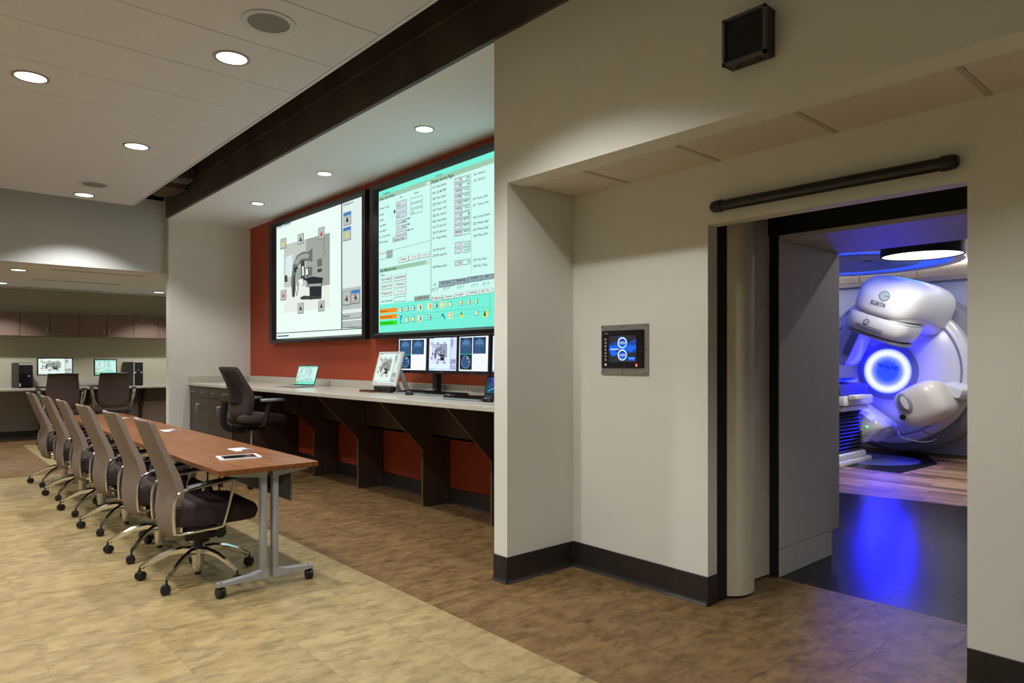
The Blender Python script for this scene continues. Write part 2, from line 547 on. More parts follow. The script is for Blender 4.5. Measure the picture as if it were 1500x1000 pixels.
# ================================================================== THE SETTING
# ------------------------------------------------------------------ floors
T = 0.4572
def tile_mesh(name, w, d, h, m, bev=0.0):
    return MB().box(0, 0, -h, w, d, 0).mesh(name, m, False)
def lay_tiles(parent, m, rects, x_org, y_org, w, d, stagger, gap, name='floor_tile', cap=300, h=0.004):
    full = tile_mesh(name, w - gap, d - gap, h, m)
    n = 0
    for (x0, x1, y0, y1) in rects:
        i0 = math.floor((x0 - x_org) / w + 1e-6); i1 = math.ceil((x1 - x_org) / w - 1e-6)
        for i in range(i0, i1):
            off = y_org + (stagger * d if i % 2 else 0.0)
            j0 = math.floor((y0 - off) / d + 1e-6); j1 = math.ceil((y1 - off) / d - 1e-6)
            for j in range(j0, j1):
                a0, a1 = max(x0, x_org + i * w), min(x1, x_org + (i + 1) * w)
                b0, b1 = max(y0, off + j * d), min(y1, off + (j + 1) * d)
                if a1 - a0 < 0.02 or b1 - b0 < 0.02 or n >= cap: continue
                if a1 - a0 > w - 1e-4 and b1 - b0 > d - 1e-4:
                    me = full
                else:
                    me = tile_mesh(name, a1 - a0 - gap, b1 - b0 - gap, h, m)
                piece(name, me, parent, (a0 + gap / 2, b0 + gap / 2, 0))
                n += 1
    return n

fl = MB()
fl.box(-3.3, -3.6, -0.12, 2.14, 9.55, -0.0012)
floor = struct(fl, 'floor', FL_JL, 'mottled tan vinyl tile floor under the conference tables')
lay_tiles(floor, FL_L, [(-0.457, 2.14, 1.2, 9.55)], 0.915, 0.30, T, T, 0.5, 0.0012)
far = MB()
far.box(-3.3, -3.6, -0.0012, 2.14, 1.2, 0); far.box(-3.3, 1.2, -0.0012, -0.457, 9.55, 0)
struct(far, 'floor_tile_field', FL_L, None, floor)

fb = MB()
fb.box(2.14, -3.6, -0.12, 4.0, 10.25, -0.0012)
fb.box(-3.3, 9.55, -0.12, 2.14, 10.25, -0.0012)
floor_b = struct(fb, 'floor_walkway', FL_JB, 'mottled brown vinyl tile floor along the counter and the doorway')
lay_tiles(floor_b, FL_B, [(2.14, 3.25, 0.3, 3.07), (3.25, 4.0, 0.8, 2.16), (2.14, 2.68, 3.07, 3.19), (2.14, 3.81, 3.19, 9.55)], 3.03, 1.245, T, T, 0.5, 0.0016)
far = MB()
far.box(2.14, 9.55, -0.0012, 3.81, 10.25, 0); far.box(-3.3, 9.55, -0.0012, 2.14, 10.25, 0); far.box(2.14, -3.6, -0.0012, 3.25, 0.3, 0)
struct(far, 'floor_tile_field', FL_B, None, floor_b)
fa = MB()
fa.box(-3.3, 10.25, -0.12, 1.37, 14.3, 0); fa.box(2.20, 10.25, -0.12, 4.3, 14.3, 0); fa.box(1.37, 13.1, -0.12, 2.20, 14.3, 0)
struct(fa, 'floor_alcove', FL_B, 'brown vinyl floor of the far alcove')
fa = MB(); fa.box(1.37, 10.25, -0.12, 2.20, 13.1, 0)
struct(fa, 'floor_alcove_strip', FL_L, 'tan vinyl strip let into the far alcove floor')

fd = MB(); fd.prism([(4.0, -1.5), (7.9, -1.5), (7.15, 2.45), (6.75, 4.0), (6.4, 5.6), (4.0, 5.6)], 'z', -0.12, -0.0012)
floor_d = struct(fd, 'floor_vault_entry', BLACKM, 'polished charcoal tile floor inside the treatment room doorway')
me_cache = {}
for i in range(8):
    x0 = 4.0 + i * T
    for j in range(-1, 8):
        y0 = 0.10 + j * T + (0.5 * T if i % 2 else 0)
        edge = lambda y: 7.9 - (y + 1.5) * 0.19 if y < 2.45 else 7.15 - (y - 2.45) * 0.258
        y1 = y0 + T
        xa, xb = min(x0 + T, edge(y0)), min(x0 + T, edge(y1))
        if min(xa, xb) < x0 + 0.03 or y0 < -0.6: continue
        MB().prism([(x0 + .0007, y0 + .0007), (xa - .0007, y0 + .0007), (xb - .0007, y1 - .0007), (x0 + .0007, y1 - .0007)], 'z', -0.004, 0).out('floor_tile', FL_D, floor_d, False)
fw = MB(); fw.prism([(7.9, -1.5), (11.05, -1.5), (11.05, 6.6), (6.3, 6.6), (6.4, 5.6), (6.75, 4.0), (7.15, 2.45)], 'z', -0.12, -0.0015)
floor_w = struct(fw, 'floor_vault', JOINT, 'wood plank floor around the treatment machine')
PW, PL = 0.152, 0.92
pm_ = MB().box(0, 0, -0.004, PW - .002, PL - .002, 0).mesh('floor_plank', FL_W, False)
for i in range(27):
    x0 = 6.95 + i * PW
    for j in range(6):
        y0 = 1.1 + j * PL + (i * 0.37 % 1) * PL - 0.4
        e0 = max(7.9 - (yy + 1.5) * 0.19 if yy < 2.45 else 7.15 - (yy - 2.45) * 0.258 for yy in (y0, y0 + PL))
        if x0 < e0 - 0.15 or y0 > 5.3 or x0 > 10.93: continue
        piece('floor_plank', pm_, floor_w, (x0, y0, -0.0008))

# ------------------------------------------------------------------ walls
def wall(name, label, m, *boxes):
    b = MB()
    for q in boxes: b.box(*q)
    return struct(b, name, m, label)
wall('wall_right_upper', 'cream wall carrying the black box above the tiled recess', W_CREAM, (2.68, -3.6, 2.385, 2.83, 3.19, 3.27))
wall('wall_wing', 'narrow cream wing wall between counter niche and door recess', W_CREAM, (2.68, 3.07, 0, 3.81, 3.19, 2.385), (2.83, 3.07, 2.385, 3.81, 3.19, 3.27))
wall('wall_recess', 'cream recessed wall with the touch panel and treatment room doorway', W_CREAM,
     (3.25, 2.072, 0, 3.34, 3.07, 2.45), (3.25, -3.6, 0, 3.34, 0.862, 2.45), (3.25, 0.862, 2.062, 3.34, 2.072, 2.45))
wall('wall_red', 'brick red accent wall behind the big screens', W_RED, (3.81, 3.19, 0, 3.95, 10.13, 3.27))
wall('wall_niche_end', 'cream stub wall at the far end of the counter', W_CREAM, (2.693, 10.13, 0, 3.95, 10.25, 3.6))
wall('wall_far', 'grey soffit wall over the far alcove opening', W_GREY, (-3.3, 10.25, 2.53, 2.70, 10.37, 3.52))
wa = wall('wall_alcove', 'back wall of the far alcove behind the desk', W_OLIVE, (-3.3, 14.25, 0, 4.3, 14.4, 2.56))
MB().box(1.73, 14.244, 0.12, 4.2, 14.25, 0.83).out('lower_wall_patch', W_MAUVE_LIT, wa, False)
MB().box(-3.3, 14.244, 0.12, 1.70, 14.25, 0.83).out('lower_wall_patch', mat('alcove_grey_panel', (0.36, 0.345, 0.33), 0.7), wa, False)
wall('wall_alcove_right', 'right side wall of the far alcove', W_OLIVE, (4.2, 10.25, 0, 4.32, 14.3, 2.56), (2.70, 10.25, 0, 4.2, 10.27, 2.56))
wall('wall_left', 'cream side wall of the control room', W_CREAM, (-3.42, -3.6, 0, -3.3, 14.4, 4.2))
wall('wall_back', 'cream end wall of the control room', W_CREAM, (-3.42, -3.72, 0, 3.4, -3.6, 4.2))

# baseboards
def base(name, label, x0, y0, x1, y1, h=0.158):
    b = MB(); b.box(x0, y0, 0, x1, y1, h, 0.002)
    # coved toe
    if abs(x1 - x0) < abs(y1 - y0):
        b.prism([(min(x0, x1), 0.001), (min(x0, x1) - 0.012, 0.001), (min(x0, x1) - 0.003, 0.016), (min(x0, x1), 0.03)], 'y', y0, y1)
    else:
        b.prism([(min(y0, y1), 0.001), (min(y0, y1) - 0.012, 0.001), (min(y0, y1) - 0.003, 0.016), (min(y0, y1), 0.03)], 'x', x0, x1)
    return struct(b, name, RUBBER, label)
base('baseboard_recess', 'dark rubber base along the recessed wall left of the doorway', 3.242, 2.072, 3.25, 3.062)
b = MB(); b.box(3.242, 2.066, 0, 3.34, 2.072, 0.158)
struct(b, 'baseboard_jamb', RUBBER, 'dark rubber base returning into the door jamb')
base('baseboard_recess_side', 'dark rubber base on the side of the wing wall', 2.672, 3.062, 3.245, 3.07)
base('baseboard_wing', 'dark rubber base on the end of the wing wall', 2.672, 3.064, 2.68, 3.19)
base('baseboard_right', 'dark rubber base on the wall right of the doorway', 3.242, -3.6, 3.25, 0.862)
base('baseboard_red', 'dark rubber base below the brick red wall', 3.80, 3.2, 3.81, 8.45, 0.145)
base('baseboard_alcove', 'black rubber base below the far alcove desk', -3.3, 14.242, 4.2, 14.25, 0.13)

# ------------------------------------------------------------------ main ceiling cloud of panels
CZ = 3.30
cb = MB(); cb.box(-3.3, -3.6, CZ + 0.022, 2.165, 9.735, CZ + 0.05)
ceiling = struct(cb, 'ceiling', JOINT, 'suspended ceiling of long pale grey acoustic panels')
pitch = 0.6096
k = 0
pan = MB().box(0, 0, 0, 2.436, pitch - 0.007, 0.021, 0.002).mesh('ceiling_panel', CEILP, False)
for i in range(22):
    y1 = 9.735 - i * pitch
    for x1 in (2.155, -0.287):
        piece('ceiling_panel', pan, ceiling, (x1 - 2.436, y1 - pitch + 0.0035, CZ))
b = MB(); b.box(2.157, -3.6, CZ - 0.001, 2.182, 9.748, CZ + 0.055); b.box(-3.3, 9.737, CZ - 0.001, 2.157, 9.748, CZ + 0.055)
struct(b, 'edge_trim', TRIMW, None, ceiling)

# beam and plenum
b = MB(); b.box(2.655, -3.6, 3.27, 2.69, 10.13, 4.2); b.box(2.645, 8.75, 3.42, 2.655, 10.1, 3.46); b.box(2.64, -3.6, 3.56, 2.655, 8.75, 4.2)
struct(b, 'trim_1', BEAM, 'deep dark brown beam running above the counter niche')
b = MB(); b.box(-3.4, -3.7, 4.2, 4.0, 10.4, 4.3); b.box(-3.3, 10.37, 3.52, 2.7, 10.4, 4.2); b.box(2.69,10.2,3.6,3.95,10.4,4.2)
struct(b, 'ceiling_plenum', PLENUM, 'dark open void above the ceiling panels')
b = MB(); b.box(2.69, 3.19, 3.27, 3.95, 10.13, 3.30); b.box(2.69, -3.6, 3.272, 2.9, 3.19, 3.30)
struct(b, 'ceiling_niche', W_WHITE_SPILL, 'smooth white ceiling over the counter niche')
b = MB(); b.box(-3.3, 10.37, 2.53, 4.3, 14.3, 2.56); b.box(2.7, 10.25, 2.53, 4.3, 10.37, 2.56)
struct(b, 'ceiling_alcove', W_WHITE_SPILL, 'white ceiling of the far alcove')
# recess ceiling
CEILG = mat('greige_grid_bar', (0.50, 0.46, 0.40), 0.6, nscale=30)  # grid bars slightly darker than the tiles
b = MB(); b.box(2.83, -3.6, 2.41, 3.25, 3.07, 2.45)
rec = struct(b, 'ceiling_recess', JOINT, 'grid ceiling of mineral tiles over the door recess')
js = [3.07, 2.61, 2.0, 1.39, 0.785, 0.175, -0.435, -1.045]
for a, c in zip(js, js[1:]):
    MB().box(2.832, c + 0.011, 2.392, 3.249, a - 0.011, 2.408, 0.002).out('ceiling_tile', CEILT, rec, False)
for y in js[1:]:
    MB().box(2.832, y - 0.012, 2.389, 3.249, y + 0.012, 2.40).out('grid_bar', CEILG, rec, False)
MB().box(2.83, -1.1, 2.386, 2.838, 3.07, 2.40).out('wall_angle', TRIMW, rec, False)

# ------------------------------------------------------------------ shielded doorway
b = MB()
b.box(3.345, 2.066, 0.012, 3.43, 2.115, 2.30)
door = struct(b, 'door_1', BLACKM, 'deep shielded doorway with black seals and curved cream cover')
sc_ = spline([(3.435, 2.066, 0), (3.48, 2.022, 0), (3.55, 2.002, 0), (3.63, 2.012, 0), (3.685, 2.055, 0), (3.73, 2.098, 0), (3.82, 2.115, 0), (3.99, 2.108, 0)], 6)
MB().loft([[(p.x, p.y, z) for p in sc_] + [(3.99, 2.139, z), (3.435, 2.139, z)] for z in (0.014, 2.30)]).out('curved_cover', SEALC, door)
b = MB(); b.box(3.43, 2.14, 0.0, 4.0, 2.24, 2.4)
b.out('pocket_side', BLACKM, door, False)
MB().box(3.985, 2.054, 0.008, 4.0, 2.108, 2.235).out('seal', BLACKM, door, False)
MB().box(3.97, 0.6, 2.092, 4.0, 2.14, 2.40).out('head_seal', BLACKM, door, False)
MB().box(3.34, 0.6, 2.30, 4.0, 2.24, 2.45).out('pocket_head', BLACKM, door, False)
MB().box(4.0, 2.052, 0.172, 4.85, 2.35, 2.066, 0.002).out('lining_panel', LINING, door, False)
MB().box(4.0, 2.055, 0.0, 4.745, 2.35, 0.168, 0.002).out('toe_panel', LINING, door, False)
MB().box(4.02, 2.06, 0.166, 4.74, 2.3, 0.174).out('panel_gap', BLACKM, door, False)
MB().box(4.0, 0.55, 2.068, 4.85, 2.35, 2.45, 0.002).out('lintel', LINTEL, door, False)
MB().box(4.0, 0.55, 0.0, 4.85, 0.80, 2.066, 0.002).out('lining_panel', LINING, door, False)
MB().box(3.34, 0.5, 0.0, 4.0, 0.80, 2.45).out('pocket_side', BLACKM, door, False)

# treatment room shell
wall('wall_vault_back', 'grey lavender wall behind the treatment machine', V_WALL, (11.05, -1.5, 0, 11.2, 6.6, 2.46))
wall('wall_vault_entry', 'wall of the treatment room beside its doorway', V_WALL, (4.6, 2.35, 0, 4.84, 6.6, 2.95), (4.6, -1.5, 0, 4.84, 0.55, 2.95), (4.6, 0.55, 2.45, 4.84, 2.35, 2.95))
wall('wall_vault_left', 'left side wall of the treatment room', V_WALL, (4.6, 6.6, 0, 11.2, 6.72, 2.95))
wall('wall_vault_right', 'right side wall of the treatment room', V_WALL, (4.6, -1.62, 0, 11.2, -1.5, 2.95))
wall('ceiling_vault', 'maple toned ceiling of the treatment room', V_CEIL, (4.6, -1.6, 2.95, 11.2, 6.7, 3.05))
vb = MB(); vb.box(11.02, -1.5, 2.46, 11.2, 6.6, 2.95)
vp = struct(vb, 'wall_vault_panelling', JOINT, 'band of cream panels above the treatment machine')
for i in range(10):
    y0 = -1.25 + i * 0.80
    MB().box(11.0, y0 + 0.004, 2.53, 11.02, y0 + 0.796, 2.70, 0.003).out('wall_panel', V_PANEL, vp, False)
MB().box(10.97, -1.5, 2.46, 11.02, 6.6, 2.522, 0.003).out('ledge', V_PANEL, vp, False)
MB().box(11.0, -1.5, 2.71, 11.02, 6.6, 2.94).out('cove_panel', W_WHITE_SPILL, vp, False)
MB().box(10.965, -1.4, 2.702, 10.985, 6.5, 2.712).out('light_strip', mat('white_cove_strip', (.9, .9, .9), .5, emit=(1, .95, .86), estr=9.0), vp, False)
MB().prism([(8.75, 3.0), (9.9, 2.95), (10.75, 3.35), (10.75, 4.9), (8.9, 4.9)], 'z', -0.004, 0.0006).out('floor_inset', FL_D, floor_w, False)

# ================================================================== LAMPS AND CEILING FITTINGS
def downlight(name, x, y, z, r, label, watts, group, spot=120, blend=0.42, color=WARM):
    t = thing(name, label, 'downlight', (x, y, z), 0, group)
    MB().ring((0, 0, -0.006), r * 0.84, r, 0.0, 0.005, n=32).out('trim_ring', STEEL, t)
    MB().cyl((0, 0, -0.004), (0, 0, -0.001), r * 0.85, n=32).out('lens', LENS, t)
    l = lamp('lamp_glow', 'SPOT', (0, 0, -0.02), watts, color, (0, 0, 0), spot_size=radians(spot), spot_blend=blend, shadow_soft_size=r * 0.6)
    l.parent = t
    return t
G1 = 'recessed downlights in the panel ceiling'
for x, y, lb in ((1.59, 4.55, 'lit round downlight nearest the large round ceiling speaker'),
                 (1.59, 7.01, 'lit round downlight midway along the row over the conference tables'),
                 (1.59, 9.48, 'lit round downlight beside the farthest ceiling speaker, by the grey soffit'),
                 (0.65, 5.78, 'lit round downlight at the left edge, set apart from the row over the tables'),
                 (1.57, 2.42, 'downlight in front of the door recess, above the frame'),
                 (1.57, -0.48, 'downlight above and right of the viewer'),
                 (0.65, 3.32, 'downlight over the near end of the tan floor'),
                 (0.40, 8.24, 'downlight just past the left edge of the view'),
                 (-0.9, 4.55, 'added fill downlight left of the tan floor, nearer one'),  # this column of lamps is unseen, added as fill light
                 (-0.9, 7.01, 'added fill downlight left of the tan floor, farther one'),
                 (-0.9, 2.09, 'added fill downlight left of the viewer')):
    downlight('downlight', x, y, CZ, 0.112, lb, MAIN_W, G1)
G2 = 'small downlights over the counter niche'
for y, lb in ((4.79, 'small lit downlight in niche ceiling over the monitors, rightmost'),
              (6.62, 'small lit downlight in niche ceiling between the two wall screens, middle one'),
              (8.43, 'small lit downlight in niche ceiling nearest the stub wall, farthest')):
    downlight('downlight', 3.258, y, 3.27, 0.085, lb, NICHE_W, G2)
G3 = 'downlights in the far alcove ceiling'
for x, y, lb in ((1.12, 11.14, 'lit downlight in alcove ceiling left of the slot diffusers'),
                 (1.10, 13.20, 'lit downlight in alcove ceiling at the left edge, above the wall cabinets'),
                 (3.35, 13.19, 'lit downlight in alcove ceiling beside the stub wall'),
                 (2.23, 11.9, 'downlight in alcove ceiling behind the soffit')):
    if y == 11.9: x, y, lb = 3.35, 11.14, 'downlight in alcove ceiling hidden behind the stub wall'
    downlight('downlight', x, y, 2.53, 0.10, lb, ALCOVE_W, G3, 114)
downlight('downlight', -1.1, 12.2, 2.53, 0.10, 'downlight in alcove ceiling far to the left', ALCOVE_W, G3, 135)

for x, y, lb in ((1.585, 3.93, 'large round grey ceiling speaker with pale rim at the top of the view'),
                 (1.58, 8.85, 'flat grey round ceiling speaker far off near the grey soffit')):
    t = thing('ceiling_speaker', lb, 'speaker', (x, y, CZ), 0, 'round ceiling speakers')
    MB().ring((0, 0, -0.007), 0.118, 0.152, 0.0, 0.006, n=40).out('rim', TRIMW, t)
    MB().lathe([(0.12, 0.0), (0.119, -0.004), (0.08, -0.006), (0.0, -0.0065)], n=40).out('grille', GRILLE, t)

for i, (x0, x1, y, lb) in enumerate(((1.386, 2.575, 10.77, 'dark slot diffuser in alcove ceiling nearest the soffit'), (1.376, 2.586, 12.25, 'middle dark slot diffuser in alcove ceiling'),
                                 (1.375, 2.593, 13.65, 'farthest dark slot diffuser, near the wall cabinets'))):
    t = thing('slot_diffuser', lb, 'air vent', (x0, y, 2.53), 0, 'slot diffusers in the alcove ceiling')
    MB().box(0, -0.035, -0.004, x1 - x0, 0.035, 0.0).out('frame', W_WHITE_SPILL, t, False)
    MB().box(0.03, -0.017, -0.006, x1 - x0 - 0.03, 0.017, -0.003).out('slot', BLACKM, t, False)

# plenum fittings seen between panels and beam
t = thing('air_duct', 'brown sheet metal duct with grille in the gap above the ceiling', 'duct', (2.42, 8.75, 3.50))
MB().box(-0.1, 0.0, 0.02, 0.21, 0.42, 0.3).out('duct_body', BEAM, t, False)
for i in range(9):
    MB().box(-0.06 + i * 0.028, 0.03, 0.0, -0.046 + i * 0.028, 0.24, 0.02).out('slat', STEEL, t, False)
MB().ring((0.055, 0.135, -0.003), 0.10, 0.10, 0, 0.001, n=4).out('rail', STEEL, t, False)
o = MB().box(2.20, 9.15, 3.47, 2.645, 9.75, 3.52).out('plywood_plate', mat('raw_plywood', (0.11, 0.075, 0.045), 0.8), None, False)
tag(o, 'brown board hung under the ceiling void by the beam', 'board')
w = MB().tube(spline([(2.3, 9.7, 3.50), (2.42, 9.55, 3.42), (2.55, 9.3, 3.40), (2.60, 9.1, 3.45), (2.63, 9.0, 3.40), (2.64, 8.95, 3.33)], 5), 0.005, 5).out('hanging_wire', BLACK)
tag(w, 'loose thin wire dangling beside the beam end', 'wire')

# ================================================================== WALL FITTINGS
t = thing('wall_speaker', 'square black box with recessed dark face high on cream wall', 'speaker', (2.68, 1.49, 2.675))
HS = 0.098
MB().box(-0.068, -HS, -HS, 0, HS, HS, 0.003).out('housing', BLACK, t)
b = MB()
for q in ((-HS, -HS, HS, -HS + .012), (-HS, HS - .012, HS, HS), (-HS, -HS, -HS + .012, HS), (HS - .012, -HS, HS, HS)):
    b.box(-0.082, q[0], q[1], -0.066, q[2], q[3])
b.out('front_frame', mat('dark_grey_metal', (0.11, 0.11, 0.12), 0.45, 0.5), t)
MB().box(-0.070, -HS + .012, -HS + .012, -0.067, HS - .012, HS - .012).out('grille', BLACKM, t)
for y in (-0.05, 0.045):
    MB().cyl((-0.03, y, -HS - 0.006), (-0.03, y, -HS), 0.006, n=8).out('screw', BLACK, t)

t = thing('sensor_bar', 'long black rounded sensor bar mounted over the doorway', 'sensor', (3.25, 1.455, 2.143))
MB().tube([(-0.036, -0.54, 0), (-0.036, 0.54, 0)], 0.029, 14).out('bar_body', BLACKG, t)
for sgn in (-1, 1):
    MB().lathe([(0.0, 0.045), (0.02, 0.042), (0.030, 0.03), (0.033, 0.0), (0.033, -0.02)], (-0.036, sgn * 0.53, 0), (0, sgn, 0), 16).out('end_cap', BLACK, t)
    MB().box(-0.03, sgn * 0.5 - 0.03, -0.02, 0, sgn * 0.5 + 0.03, 0.02).out('bracket', BLACK, t)

